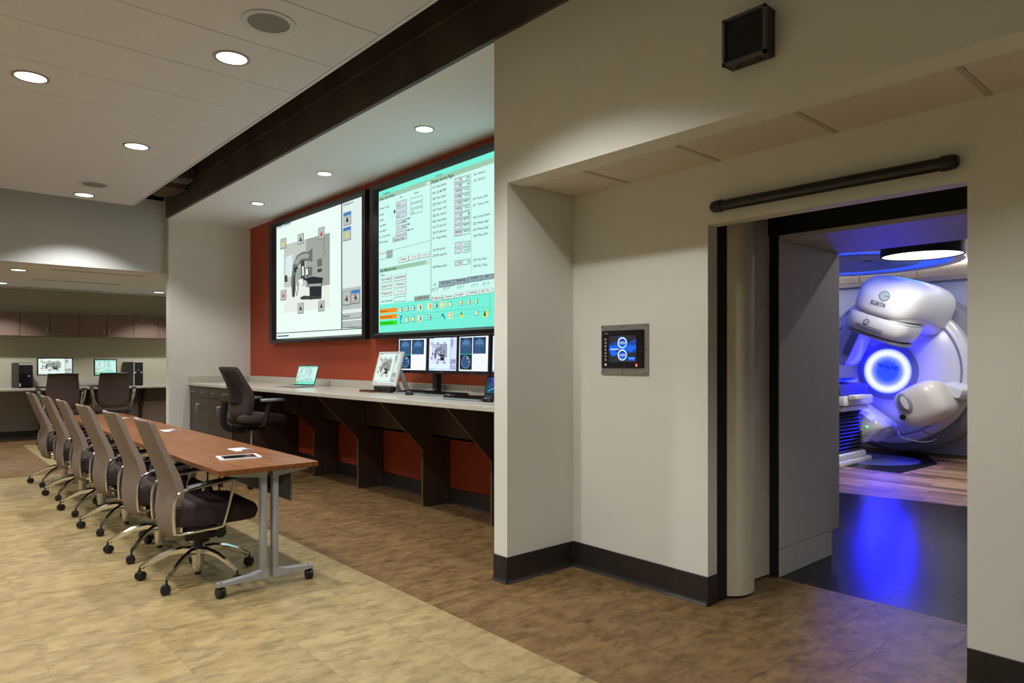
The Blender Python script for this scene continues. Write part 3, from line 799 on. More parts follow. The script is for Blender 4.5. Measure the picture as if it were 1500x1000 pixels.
ART_SERVICE = [
 ('r','teal',0.006,-0.062,1.007,0.199),
 ('r','teal',0,0.94,1,1),
 ('r','sage',0.0,0.933,1.0,0.966),
 ('t', 'ink', 0.037, 0.969, 0.098, 0.009, 'Integrity'),
 ('t', 'ink', 0.447, 0.968, 0.492, 0.008, 'Service'),
 ('t', 'ink', 0.009, 0.936, 0.136, 0.013, 'eliver Quick Beam'),
 ('t', 'ink', 0.415, 0.933, 0.569, 0.016, 'Display Service Pages'),
 ('r','lite',0.378,0.927,0.405,0.952),
 ('t', 'ink', 0.386, 0.933, 0.397, 0.009, 'x'),
 ('t', 'ink', 0.178, 0.908, 0.199, 0.008, 'Set'),
 ('t', 'ink', 0.287, 0.904, 0.324, 0.009, 'Actual'),
 ('r','lav',0.147,0.852,0.229,0.884,1),
 ('r','lav',0.147,0.814,0.229,0.84,1),
 ('r','lav',0.147,0.777,0.229,0.8,1),
 ('r','lav',0.147,0.737,0.23,0.758,1),
 ('r','lav',0.147,0.696,0.23,0.719,1),
 ('r','lav',0.147,0.659,0.23,0.68,1),
 ('r','lav',0.121,0.622,0.23,0.649,1),
 ('t', 'ink', 0.152, 0.858, 0.182, 0.008, 'UNIT'),
 ('t', 'ink', 0.152, 0.781, 0.178, 0.008, 'OUT'),
 ('t', 'ink', 0.125, 0.626, 0.211, 0.011, 'Dynamic Only'),
 ('t', 'ink', 0.193, 0.739, 0.225, 0.008, '2000'),
 ('t', 'ink', 0.193, 0.701, 0.225, 0.008, '2000'),
 ('r','bg',0.263,0.851,0.348,0.878,1),
 ('r','bg',0.263,0.815,0.348,0.839,1),
 ('r','bg',0.263,0.775,0.348,0.802,1),
 ('t', 'ink', 0.267, 0.78, 0.292, 0.008, 'OUT'),
 ('r','navy',0.126,0.817,0.139,0.838),
 ('t', 'ink', 0.008, 0.872, 0.091, 0.009, 'adiation Type'),
 ('t', 'ink', 0.008, 0.83, 0.042, 0.009, 'nergy'),
 ('t', 'ink', 0.008, 0.791, 0.042, 0.009, 'edge'),
 ('t', 'ink', 0.008, 0.751, 0.066, 0.009, 'ram MU1'),
 ('t', 'ink', 0.008, 0.711, 0.066, 0.009, 'ram MU2'),
 ('t', 'ink', 0.008, 0.672, 0.096, 0.009, 'ax. Dose Rate'),
 ('t', 'ink', 0.008, 0.633, 0.078, 0.009, 'DR Usage'),
 ('t', 'ink', 0.237, 0.748, 0.259, 0.009, 'MU'),
 ('t', 'ink', 0.237, 0.71, 0.259, 0.009, 'MU'),
 ('t', 'ink', 0.237, 0.671, 0.284, 0.009, 'MU/min'),
 ('t', 'ink', 0.424, 0.899, 0.518, 0.01, '43  Nom.Dtrim'),
 ('t', 'ink', 0.424, 0.863, 0.518, 0.01, '801 Cal Blk PRF'),
 ('t', 'ink', 0.424, 0.827, 0.518, 0.01, '081 Gun Auto?'),
 ('t', 'ink', 0.424, 0.79, 0.518, 0.01, '327 Gun I ctrl'),
 ('t', 'ink', 0.424, 0.754, 0.518, 0.01, '163 Tuner ctrl'),
 ('t', 'ink', 0.424, 0.718, 0.518, 0.01, '302 Ph. Auto?'),
 ('t', 'ink', 0.424, 0.682, 0.518, 0.01, '406 Tuner Rate'),
 ('t', 'ink', 0.424, 0.646, 0.518, 0.01, '163 LP ph.ctrl'),
 ('t', 'ink', 0.424, 0.61, 0.518, 0.01, '230 LP ph.posn'),
 ('t', 'ink', 0.424, 0.574, 0.518, 0.01, '57  Tuner Read'),
 ('r','lav',0.574,0.889,0.616,0.914,1),
 ('r','bg',0.623,0.885,0.669,0.911,1),
 ('t', 'ink', 0.607, 0.898, 0.615, 0.008, '0'),
 ('t', 'ink', 0.646, 0.895, 0.667, 0.008, '200'),
 ('r','lav',0.574,0.853,0.616,0.878,1),
 ('r','bg',0.623,0.849,0.669,0.875,1),
 ('t', 'ink', 0.6, 0.864, 0.615, 0.008, '40'),
 ('t', 'ink', 0.653, 0.857, 0.667, 0.008, '40'),
 ('r','lav',0.574,0.817,0.616,0.842,1),
 ('r','bg',0.623,0.813,0.669,0.839,1),
 ('t', 'ink', 0.586, 0.832, 0.615, 0.008, 'Auto'),
 ('t', 'ink', 0.639, 0.825, 0.667, 0.008, 'Auto'),
 ('r','lav',0.574,0.781,0.616,0.806,1),
 ('r','bg',0.623,0.777,0.669,0.803,1),
 ('t', 'ink', 0.586, 0.796, 0.615, 0.008, '7.00'),
 ('t', 'ink', 0.639, 0.79, 0.667, 0.008, '6.67'),
 ('r','lav',0.574,0.745,0.616,0.77,1),
 ('r','bg',0.623,0.741,0.669,0.767,1),
 ('t', 'ink', 0.593, 0.758, 0.615, 0.008, '0.0'),
 ('t', 'ink', 0.632, 0.756, 0.667, 0.008, '100.1'),
 ('r','lav',0.574,0.708,0.616,0.733,1),
 ('r','bg',0.623,0.705,0.669,0.731,1),
 ('t', 'ink', 0.586, 0.724, 0.615, 0.008, 'Auto'),
 ('t', 'ink', 0.639, 0.718, 0.667, 0.008, 'Auto'),
 ('r','lav',0.574,0.672,0.616,0.697,1),
 ('r','bg',0.623,0.669,0.669,0.695,1),
 ('t', 'ink', 0.607, 0.683, 0.615, 0.008, '3'),
 ('t', 'ink', 0.66, 0.677, 0.667, 0.008, '1'),
 ('r','lav',0.574,0.636,0.616,0.661,1),
 ('r','bg',0.623,0.633,0.669,0.659,1),
 ('t', 'ink', 0.632, 0.648, 0.667, 0.008, '20.51'),
 ('r','lav',0.574,0.6,0.616,0.625,1),
 ('r','bg',0.623,0.598,0.669,0.623,1),
 ('t', 'ink', 0.632, 0.612, 0.667, 0.008, '20.51'),
 ('r','lav',0.574,0.564,0.616,0.589,1),
 ('r','bg',0.623,0.562,0.669,0.587,1),
 ('t', 'ink', 0.578, 0.581, 0.615, 0.008, '200.0'),
 ('t', 'ink', 0.632, 0.576, 0.667, 0.008, '200.0'),
 ('t', 'ink', 0.695, 0.897, 0.764, 0.009, '44  Dtrim 1'),
 ('t', 'ink', 0.695, 0.861, 0.764, 0.009, '45  Dtrim 2'),
 ('t', 'ink', 0.689, 0.753, 0.779, 0.009, '153 Tuner ddiv'),
 ('t', 'ink', 0.689, 0.717, 0.783, 0.009, '231 Tuner posn'),
 ('t', 'ink', 0.689, 0.644, 0.791, 0.009, '236 Comp phase'),
 ('t', 'ink', 0.689, 0.607, 0.782, 0.009, '232 Phase leg1'),
 ('t', 'ink', 0.689, 0.571, 0.782, 0.009, '233 Phase leg2'),
 ('t', 'ink', 0.692, 0.534, 0.779, 0.009, '529 Phase Err'),
 ('t', 'ink', 0.691, 0.392, 0.77, 0.009, '227 Vac Gun'),
 ('t', 'ink', 0.691, 0.356, 0.773, 0.009, '228 Vac Targ'),
 ('t', 'ink', 0.424, 0.5, 0.511, 0.01, '162 HP ph.ctrl'),
 ('t', 'ink', 0.424, 0.464, 0.521, 0.01, '229 HP ph.posn'),
 ('t', 'ink', 0.424, 0.392, 0.521, 0.01, '438 Phase ampl'),
 ('r','lav',0.576,0.496,0.616,0.521,1),
 ('r','lav',0.576,0.458,0.616,0.484,1),
 ('r','bg',0.627,0.491,0.671,0.516,1),
 ('r','bg',0.627,0.455,0.671,0.481,1),
 ('r','lav',0.577,0.384,0.617,0.409,1),
 ('r','bg',0.626,0.382,0.671,0.409,1),
 ('t', 'ink', 0.637, 0.499, 0.669, 0.008, '16.52'),
 ('t', 'ink', 0.637, 0.464, 0.669, 0.008, '16.52'),
 ('t', 'ink', 0.599, 0.393, 0.615, 0.008, '4.0'),
 ('t', 'ink', 0.652, 0.392, 0.669, 0.008, '4.0'),
 ('r','sage',0.006,0.424,0.406,0.453),
 ('t', 'ink', 0.009, 0.43, 0.149, 0.013, 'elect Machine State'),
 ('r','lite',0.379,0.426,0.404,0.449),
 ('t', 'ink', 0.386, 0.432, 0.397, 0.009, 'x'),
 ('t', 'ink', 0.015, 0.401, 0.05, 0.009, 'State'),
 ('r','dark',0.168,0.468,0.245,0.505),
 ('r','lite',0.17,0.471,0.243,0.504),
 ('t', 'ink', 0.181, 0.483, 0.232, 0.01, 'Clear'),
 ('r','dark',0.245,0.47,0.324,0.505),
 ('r','lite',0.247,0.473,0.321,0.504),
 ('t', 'grey', 0.264, 0.484, 0.305, 0.01, 'Load'),
 ('r','dark',0.326,0.469,0.404,0.502),
 ('r','lite',0.327,0.472,0.402,0.501),
 ('t', 'grey', 0.333, 0.482, 0.397, 0.01, 'Confirm'),
 ('r','dark',0.017,0.351,0.112,0.392),
 ('r','lite',0.018,0.354,0.109,0.391),
 ('t', 'ink', 0.024, 0.367, 0.104, 0.011, 'Not Initialized'),
 ('r','dark',0.128,0.349,0.225,0.39),
 ('r','lite',0.13,0.352,0.222,0.389),
 ('t', 'ink', 0.135, 0.366, 0.217, 0.011, 'Initialized'),
 ('r','dark',0.017,0.302,0.112,0.342),
 ('r','lite',0.018,0.305,0.109,0.341),
 ('t', 'ink', 0.024, 0.318, 0.104, 0.011, 'System On'),
 ('r','dark',0.128,0.3,0.225,0.341),
 ('r','lite',0.13,0.303,0.222,0.34),
 ('t', 'ink', 0.146, 0.318, 0.207, 0.011, 'Closed'),
 ('r','dark',0.017,0.253,0.112,0.293),
 ('r','lite',0.018,0.255,0.109,0.292),
 ('t', 'ink', 0.024, 0.269, 0.104, 0.011, 'Preparatory'),
 ('r','dark',0.128,0.252,0.225,0.293),
 ('r','lite',0.13,0.255,0.222,0.292),
 ('t', 'grey', 0.146, 0.269, 0.207, 0.011, 'Cancel'),
 ('t', 'ink', 0.019, 0.215, 0.114, 0.009, 'Gate Suspended'),
 ('r','bg',0.13,0.207,0.221,0.236,1),
 ('r','dark',0.289,0.194,0.402,0.227),
 ('r','sgrey',0.29,0.196,0.4,0.226),
 ('t', 'ink', 0.295, 0.207, 0.396, 0.01, 'Linac/MLC Reset'),
 ('p','dark',(0.41,0.932),(0.413,0.931),(0.413,0.536),(0.41,0.536)),
 ('p','dark',(0.41,0.58),(0.413,0.579),(0.413,0.184),(0.41,0.184)),
 ('p','dark',(0.679,0.915),(0.68,0.915),(0.68,0.484),(0.679,0.484)),
 ('p','dark',(0.679,0.524),(0.68,0.524),(0.68,0.324),(0.679,0.324)),
 ('p','dark',(0.006,0.519),(0.006,0.516),(0.068,0.516),(0.068,0.519)),
 ('p','dark',(0.115,0.567),(0.115,0.565),(0.406,0.571),(0.406,0.573)),
 ('p','dark',(0.415,0.262),(0.415,0.26),(0.467,0.265),(0.467,0.267)),
 ('t', 'teal2', 0.427, 0.28, 0.453, 0.01, 'AFC'),
 ('t', 'red', 0.008, 0.554, 0.061, 0.009, 'Evolution'),
 ('r','sgrey',0.068,0.519,0.115,0.566,1),
 ('r','tab',0.469,0.265,0.569,0.299,1),
 ('t', 'ink', 0.485, 0.283, 0.553, 0.01, 'Gun Servo'),
 ('r','tab',0.572,0.269,0.657,0.298,1),
 ('t', 'ink', 0.586, 0.285, 0.644, 0.01, 'Steering'),
 ('r','tab',0.66,0.272,0.74,0.3,1),
 ('t', 'ink', 0.68, 0.286, 0.721, 0.01, 'LV PSU'),
 ('r','tab',0.743,0.274,0.804,0.299,1),
 ('t', 'ink', 0.764, 0.286, 0.784, 0.009, 'ASU'),
 ('r','tab',0.806,0.275,0.867,0.299,1),
 ('r','dark',0.417,0.181,0.496,0.212),
 ('r','lite',0.418,0.183,0.493,0.211),
 ('t', 'ink', 0.423, 0.193, 0.489, 0.01, 'Defaults'),
 ('r','dark',0.498,0.183,0.573,0.213),
 ('r','lite',0.499,0.186,0.571,0.213),
 ('t', 'ink', 0.51, 0.196, 0.56, 0.01, 'Custom'),
 ('r','dark',0.576,0.188,0.649,0.217),
 ('r','lite',0.577,0.19,0.648,0.216),
 ('t', 'ink', 0.585, 0.2, 0.64, 0.009, 'Load...'),
 ('r','dark',0.653,0.191,0.728,0.22),
 ('r','lite',0.655,0.193,0.726,0.219),
 ('t', 'ink', 0.667, 0.203, 0.714, 0.009, 'Unload'),
 ('r','dark',0.732,0.191,0.807,0.221),
 ('r','lite',0.733,0.193,0.805,0.22),
 ('t', 'ink', 0.741, 0.203, 0.798, 0.009, 'Go To...'),
 ('r','ink2',0.42,0.255,0.43,0.258),
 ('r','ink2',0.42,0.241,0.423,0.258),
 ('r','ink2',0.437,0.256,0.447,0.258),
 ('r','ink2',0.437,0.242,0.44,0.258),
 ('r','ink2',0.455,0.256,0.465,0.259),
 ('r','ink2',0.455,0.242,0.457,0.259),
 ('r','ink2',0.5,0.255,0.51,0.258),
 ('r','ink2',0.5,0.241,0.503,0.258),
 ('r','ink2',0.517,0.256,0.527,0.258),
 ('r','ink2',0.517,0.242,0.52,0.258),
 ('r','ink2',0.534,0.256,0.543,0.259),
 ('r','ink2',0.534,0.242,0.536,0.259),
 ('r','ink2',0.594,0.254,0.603,0.257),
 ('r','ink2',0.594,0.241,0.597,0.257),
 ('r','ink2',0.61,0.255,0.619,0.257),
 ('r','ink2',0.61,0.241,0.613,0.257),
 ('r','ink2',0.626,0.255,0.635,0.258),
 ('r','ink2',0.626,0.242,0.628,0.258),
 ('r','ink2',0.681,0.252,0.689,0.255),
 ('r','ink2',0.681,0.239,0.683,0.255),
 ('r','ink2',0.696,0.253,0.704,0.255),
 ('r','ink2',0.696,0.24,0.698,0.255),
 ('r','ink2',0.711,0.253,0.719,0.256),
 ('r','ink2',0.711,0.24,0.713,0.256),
 ('r','ink2',0.752,0.252,0.761,0.255),
 ('r','ink2',0.752,0.239,0.755,0.255),
 ('r','ink2',0.767,0.253,0.775,0.255),
 ('r','ink2',0.767,0.24,0.769,0.255),
 ('r','ink2',0.781,0.253,0.789,0.255),
 ('r','ink2',0.781,0.24,0.783,0.255),
 ('r','orange',0.008,0.136,0.155,0.167),
 ('t', 'ink', 0.011, 0.145, 0.081, 0.009, 'Preparatory'),
 ('r','orange',0.008,0.093,0.155,0.124),
 ('t', 'ink', 0.011, 0.103, 0.112, 0.009, 'Field Incomplete'),
 ('r','green',0.008,0.051,0.155,0.08),
 ('t', 'ink', 0.011, 0.061, 0.118, 0.009, 'All interlocks On'),
 ('r','ink',0.172,0.131,0.196,0.164),
 ('r','white',0.174,0.133,0.191,0.161),
 ('r','orange',0.182,0.14,0.195,0.154),
 ('r','ink',0.221,0.133,0.245,0.166),
 ('r','white',0.223,0.136,0.24,0.163),
 ('r','orange',0.231,0.142,0.243,0.155),
 ('r','ink',0.271,0.134,0.294,0.166),
 ('r','white',0.273,0.136,0.29,0.163),
 ('r','blue',0.281,0.142,0.293,0.156),
 ('r','cream',0.314,0.13,0.347,0.172),
 ('r','ink',0.319,0.135,0.342,0.167),
 ('r','white',0.321,0.137,0.337,0.164),
 ('r','dark',0.329,0.143,0.34,0.157),
 ('r','cream',0.385,0.132,0.418,0.173),
 ('r','ink',0.391,0.137,0.413,0.168),
 ('r','white',0.393,0.139,0.408,0.165),
 ('r','orange',0.4,0.145,0.411,0.158),
 ('r','ink',0.437,0.136,0.458,0.168),
 ('r','white',0.439,0.139,0.454,0.165),
 ('r','ink',0.446,0.145,0.457,0.158),
 ('r','cream',0.48,0.133,0.511,0.172),
 ('r','ink',0.485,0.137,0.506,0.168),
 ('r','white',0.487,0.14,0.502,0.165),
 ('r','yellow',0.494,0.145,0.505,0.158),
 ('r','ink',0.534,0.137,0.554,0.167),
 ('r','white',0.536,0.139,0.55,0.164),
 ('r','yellow',0.542,0.145,0.553,0.157),
 ('r','ink',0.605,0.137,0.625,0.167),
 ('r','white',0.607,0.14,0.621,0.165),
 ('r','orange',0.614,0.145,0.624,0.158),
 ('r','ink',0.654,0.138,0.673,0.167),
 ('r','white',0.656,0.14,0.669,0.165),
 ('r','orange',0.662,0.146,0.672,0.158),
 ('r','ink',0.701,0.138,0.72,0.167),
 ('r','white',0.703,0.14,0.716,0.165),
 ('r','green',0.709,0.146,0.719,0.158),
 ('r','ink',0.221,0.061,0.245,0.094),
 ('r','white',0.223,0.063,0.24,0.091),
 ('r','yellow',0.231,0.07,0.243,0.083),
 ('r','ink',0.269,0.063,0.293,0.096),
 ('r','white',0.272,0.066,0.288,0.093),
 ('r','yellow',0.279,0.072,0.291,0.085),
 ('r','cream',0.314,0.057,0.347,0.099),
 ('r','ink',0.319,0.062,0.342,0.095),
 ('r','white',0.321,0.065,0.337,0.092),
 ('r','blue',0.329,0.071,0.34,0.085),
 ('r','ink',0.391,0.064,0.413,0.096),
 ('r','white',0.394,0.067,0.409,0.093),
 ('r','blue',0.401,0.073,0.412,0.086),
 ('r','cream',0.53,0.063,0.56,0.102),
 ('r','ink',0.535,0.068,0.555,0.098),
 ('r','white',0.537,0.07,0.551,0.095),
 ('r','yellow',0.544,0.076,0.554,0.088),
 ('r','ink',0.703,0.069,0.721,0.098),
 ('r','white',0.704,0.072,0.717,0.096),
 ('r','yellow',0.711,0.077,0.72,0.089),
 ('t', 'blue', 0.174, 0.062, 0.196, 0.035, '?'),
 ('p','blue',(0.483,0.093),(0.498,0.1),(0.504,0.087),(0.491,0.078)),
 ('p','ink',(0.498,0.082),(0.504,0.085),(0.512,0.062),(0.508,0.06)),
 ('p','yellow',(0.604,0.067),(0.617,0.101),(0.63,0.067)),
 ('p','ink',(0.612,0.083),(0.617,0.101),(0.623,0.083)),
 ('p','yellow',(0.744,0.058),(0.774,0.102),(0.778,0.06)),
 ('p','ink',(0.753,0.063),(0.761,0.098),(0.767,0.063)),
 ('p','line',(0.008,0.043),(0.008,0.041),(1.007,0.104),(1.007,0.106)),
 ('p','line',(0.162,0.111),(0.162,0.109),(0.789,0.112),(0.789,0.114)),
 ('p','line',(0.789,0.181),(0.791,0.181),(0.791,0.051),(0.789,0.051)),
]
ART_OVERVIEW = [
 ('r', 'side', 0.789, 0.047, 1.0, 1.004),
 ('p', 'dark', (0.786, 1.005), (0.798, 1.005), (0.798, 0.049), (0.786, 0.046)),
 ('p', 'dark', (-0.002, 0.054), (-0.002, 0.046), (1.0, 0.038), (1.0, 0.045)),
 ('p', 'dark', (0.792, 0.061), (0.792, 0.056), (0.997, 0.044), (0.997, 0.049)),
 ('t', 'navy', 0.01, 0.985, 0.193, 0.019, 'System Overview'),
 ('t', 'navy', 0.809, 0.978, 0.91, 0.013, 'Subsystems'),
 ('r', 'navy', 0.013, 0.017, 0.168, 0.028),
 ('p', 'pic1', (0.103, 0.82), (0.666, 0.808), (0.666, 0.221), (0.103, 0.222)),
 ('p', 'pic0', (0.103, 0.448), (0.666, 0.403), (0.666, 0.221), (0.103, 0.222)),
 ('p', 'pic2', (0.39, 0.813), (0.666, 0.806), (0.666, 0.4), (0.39, 0.413)),
 ('p', 'pic4', (0.124, 0.708), (0.218, 0.72), (0.218, 0.537), (0.124, 0.524)),
 ('p', 'pic3', (0.214, 0.351), (0.199, 0.488), (0.224, 0.626), (0.277, 0.7), (0.353, 0.716), (0.418, 0.704), (0.468, 0.726), (0.468, 0.614), (0.403, 0.632), (0.334, 0.634), (0.287, 0.604), (0.26, 0.531), (0.256, 0.43), (0.244, 0.354)),
 ('p', 'pic5', (0.238, 0.637), (0.296, 0.691), (0.39, 0.697), (0.432, 0.679), (0.418, 0.651), (0.334, 0.661), (0.277, 0.618)),
 ('p', 'ink2', (0.325, 0.645), (0.372, 0.642), (0.381, 0.476), (0.329, 0.473)),
 ('p', 'pic0', (0.34, 0.595), (0.363, 0.594), (0.366, 0.516), (0.344, 0.517)),
 ('p', 'ink', (0.238, 0.598), (0.287, 0.604), (0.298, 0.564), (0.248, 0.558)),
 ('p', 'pic3', (0.372, 0.575), (0.418, 0.583), (0.468, 0.569), (0.463, 0.502), (0.39, 0.494)),
 ('p', 'white', (0.385, 0.563), (0.411, 0.569), (0.414, 0.521), (0.39, 0.517)),
 ('p', 'ink', (0.363, 0.491), (0.472, 0.493), (0.59, 0.466), (0.59, 0.446), (0.403, 0.459)),
 ('p', 'ink2', (0.111, 0.55), (0.148, 0.552), (0.152, 0.494), (0.116, 0.491)),
 ('p', 'pic5', (0.271, 0.581), (0.329, 0.597), (0.329, 0.471), (0.287, 0.426), (0.267, 0.479)),
 ('p', 'white', (0.298, 0.488), (0.355, 0.492), (0.34, 0.438), (0.298, 0.424)),
 ('p', 'ink2', (0.218, 0.357), (0.232, 0.535), (0.252, 0.532), (0.26, 0.416), (0.244, 0.346)),
 ('p', 'ink', (0.403, 0.486), (0.587, 0.465), (0.58, 0.399), (0.414, 0.415)),
 ('p', 'ink', (0.432, 0.418), (0.577, 0.404), (0.573, 0.304), (0.436, 0.306)),
 ('p', 'ink2', (0.315, 0.336), (0.363, 0.348), (0.573, 0.319), (0.573, 0.299), (0.334, 0.317)),
 ('p', 'pic5', (0.418, 0.437), (0.573, 0.424), (0.573, 0.402), (0.422, 0.417)),
 ('p', 'pic5', (0.26, 0.365), (0.306, 0.474), (0.313, 0.46), (0.279, 0.35)),
 ('r', 'pic3', 0.527, 0.565, 0.577, 0.62, 1),
 ('r', 'ink2', 0.527, 0.517, 0.577, 0.544),
 ('p', 'dark', (0.601, 0.78), (0.606, 0.78), (0.606, 0.66), (0.601, 0.66)),
 ('p', 'dark', (0.577, 0.647), (0.624, 0.662), (0.627, 0.656), (0.584, 0.65)),
 ('r', 'dark', 0.053, 0.789, 0.136, 0.88),
 ('r', 'metal', 0.057, 0.795, 0.13, 0.876),
 ('p', 'yellow', (0.075, 0.817), (0.094, 0.853), (0.114, 0.812)),
 ('r', 'dark', 0.285, 0.786, 0.363, 0.873),
 ('r', 'metal', 0.289, 0.791, 0.357, 0.87),
 ('p', 'ink', (0.306, 0.812), (0.323, 0.848), (0.342, 0.807)),
 ('r', 'dark', 0.535, 0.778, 0.607, 0.871),
 ('r', 'metal', 0.539, 0.783, 0.602, 0.867),
 ('p', 'red', (0.555, 0.805), (0.571, 0.844), (0.588, 0.801)),
 ('r', 'dark', 0.057, 0.336, 0.136, 0.427),
 ('r', 'metal', 0.061, 0.342, 0.13, 0.424),
 ('p', 'red', (0.077, 0.365), (0.096, 0.404), (0.117, 0.364)),
 ('r', 'dark', 0.285, 0.201, 0.361, 0.291),
 ('r', 'metal', 0.289, 0.207, 0.355, 0.288),
 ('p', 'ink', (0.305, 0.231), (0.322, 0.269), (0.341, 0.23)),
 ('r', 'dark', 0.535, 0.2, 0.607, 0.285),
 ('r', 'metal', 0.539, 0.205, 0.602, 0.282),
 ('p', 'ink', (0.555, 0.228), (0.571, 0.265), (0.588, 0.227)),
 ('r', 'dark', 0.809, 0.824, 0.888, 0.924),
 ('r', 'metal', 0.812, 0.829, 0.883, 0.921),
 ('r', 'blue', 0.812, 0.898, 0.883, 0.921),
 ('p', 'ink', (0.834, 0.852), (0.848, 0.895), (0.863, 0.848)),
 ('r', 'dark', 0.806, 0.709, 0.886, 0.811),
 ('r', 'metal', 0.809, 0.714, 0.882, 0.808),
 ('r', 'blue', 0.809, 0.785, 0.882, 0.808),
 ('p', 'yellow', (0.832, 0.738), (0.846, 0.782), (0.861, 0.735)),
 ('r', 'metal', 0.797, 0.19, 0.983, 0.352),
 ('r', 'dark', 0.801, 0.223, 0.885, 0.328),
 ('r', 'metal', 0.804, 0.229, 0.88, 0.326),
 ('p', 'ink', (0.829, 0.256), (0.843, 0.303), (0.858, 0.256)),
 ('r', 'dark', 0.889, 0.226, 0.973, 0.329),
 ('r', 'metal', 0.892, 0.232, 0.968, 0.327),
 ('r', 'blue', 0.892, 0.303, 0.968, 0.327),
 ('p', 'ink', (0.918, 0.259), (0.931, 0.304), (0.945, 0.259)),
 ('p', 'red', (0.812, 0.268), (0.877, 0.291), (0.877, 0.287), (0.812, 0.262)),
 ('p', 'red', (0.9, 0.244), (0.963, 0.257), (0.963, 0.252), (0.9, 0.239)),
 ('p', 'red', (0.9, 0.294), (0.963, 0.304), (0.963, 0.3), (0.9, 0.29)),
 ('r', 'dark', 0.798, 0.116, 0.988, 0.161),
 ('r', 'metal', 0.8, 0.121, 0.986, 0.16),
 ('t', 'navy', 0.807, 0.134, 0.874, 0.013, 'Patients'),
 ('r', 'dark', 0.798, 0.055, 0.988, 0.102),
 ('r', 'metal', 0.8, 0.059, 0.986, 0.1),
 ('t', 'grey', 0.807, 0.073, 0.899, 0.013, 'Positioning'),
]

# ================================================================== SCREEN IMAGES
PAL = dict(bg=s(196, 240, 231), teal=s(112, 232, 208), teal2=s(60, 150, 130), sage=s(150, 192, 166), ink=s(12, 24, 34), ink2=s(44, 52, 52), dark=s(70, 92, 92),
           lav=s(202, 208, 216), lite=s(214, 234, 226), grey=s(150, 165, 160), sgrey=s(150, 168, 164), tab=s(138, 160, 170), navy=s(26, 44, 110), blue=s(52, 120, 190),
           red=s(205, 50, 50), orange=s(242, 140, 10), green=s(20, 222, 20), yellow=s(238, 214, 30), cream=s(250, 236, 176), white=s(236, 248, 242), line=s(84, 176, 160),
           side=s(214, 228, 226), metal=s(176, 184, 180), pic0=s(222, 228, 220), pic1=s(184, 192, 184), pic2=s(150, 158, 150), pic3=s(98, 104, 98), pic4=s(206, 226, 226), pic5=s(150, 156, 148))
OVBG = s(224, 244, 234)
EXTRA = ['OPEN', 'CLOSE', 'ELEKTA', 'Versa HD']
load_text([it[6] for it in ART_SERVICE + ART_OVERVIEW if it[0] == 't'] + EXTRA)

def art_service(text=True):
    return Art().rect(PAL['bg'], 0, 0, 1, 1).items(ART_SERVICE, PAL, text)
def art_overview(text=True):
    return Art().rect(OVBG, 0, 0, 1, 1).items(ART_OVERVIEW, PAL, text)
def art_scan():
    a = Art().rect(s(236, 240, 252), 0, 0, 1, 1)
    d, m, l = s(18, 28, 46), s(40, 80, 118), s(76, 124, 164)
    for u0, u1 in ((0.03, 0.46), (0.49, 0.92)):
        a.rect(d, u0, 0.50, u1, 0.97)
        a.poly(m, [(u0 + .04, .50), (u1 - .04, .50), (u1 - .03, .70), (u1 - .04, .90), (u1 - .10, .95), (u0 + .10, .95), (u0 + .04, .90), (u0 + .03, .70)])
        a.poly(l, [(u0 + .08, .76), (u1 - .08, .76), (u1 - .09, .90), (u0 + .09, .90)])
        a.rect(d, u0 + .10, .86, u0 + .13, .96); a.rect(d, u1 - .13, .86, u1 - .10, .96)
        a.rect(l, u0, .715, u1, .722); a.rect(l, (u0 + u1) / 2 - .004, .50, (u0 + u1) / 2 + .004, .97)
        a.rect(s(40, 200, 140), u0, .965, u0 + .10, .985)
    a.rect(s(20, 170, 110), .03, .475, .46, .50)
    a.rect(d, .03, .04, .46, .475)
    a.ell(s(110, 150, 182), .245, .26, .155, .185); a.ell(m, .245, .26, .135, .165)
    for x, y in ((.19, .37), (.25, .39), (.13, .27), (.25, .10)):
        a.ell(d, x, y, .018, .018, 10)
    a.ell(s(236, 240, 250), .30, .37, .02, .022, 10); a.ell(s(220, 230, 245), .355, .27, .01, .018, 10)
    a.rect(s(30, 170, 90), .04, .05, .14, .065)
    return a
def art_wallpaper():
    a = Art().rect(s(18, 44, 78), 0, 0, 1, 1)
    a.poly(s(14, 66, 82), [(0, 0), (.55, 0), (.30, .6), (0, .7)])
    a.poly(s(48, 58, 150), [(.25, .45), (.6, .35), (.9, .75), (.6, 1), (.15, 1)])
    a.poly(s(94, 78, 190), [(.38, .62), (.55, .5), (.75, .8), (.52, .98)])
    a.poly(s(60, 150, 205), [(.08, .16), (.13, .12), (.62, .47), (.56, .52)])
    a.poly(s(120, 190, 235), [(.66, .62), (.72, .60), (.80, .86), (.75, .88)])
    a.ell(s(240, 220, 236), .80, .40, .09, .07); a.ell(s(250, 250, 255), .82, .40, .045, .04)
    for x, y in ((.15, .4), (.30, .28), (.42, .14), (.22, .52), (.52, .22)):
        a.ell(s(90, 170, 220), x, y, .018, .022, 10)
    return a

def facing(org, right, up):
    r, u = Vector(right).normalized(), Vector(up).normalized()
    n = r.cross(u)
    M = Matrix.Identity(4)
    for i in range(3):
        M[i][0], M[i][1], M[i][2], M[i][3] = r[i], u[i], n[i], org[i]
    return M

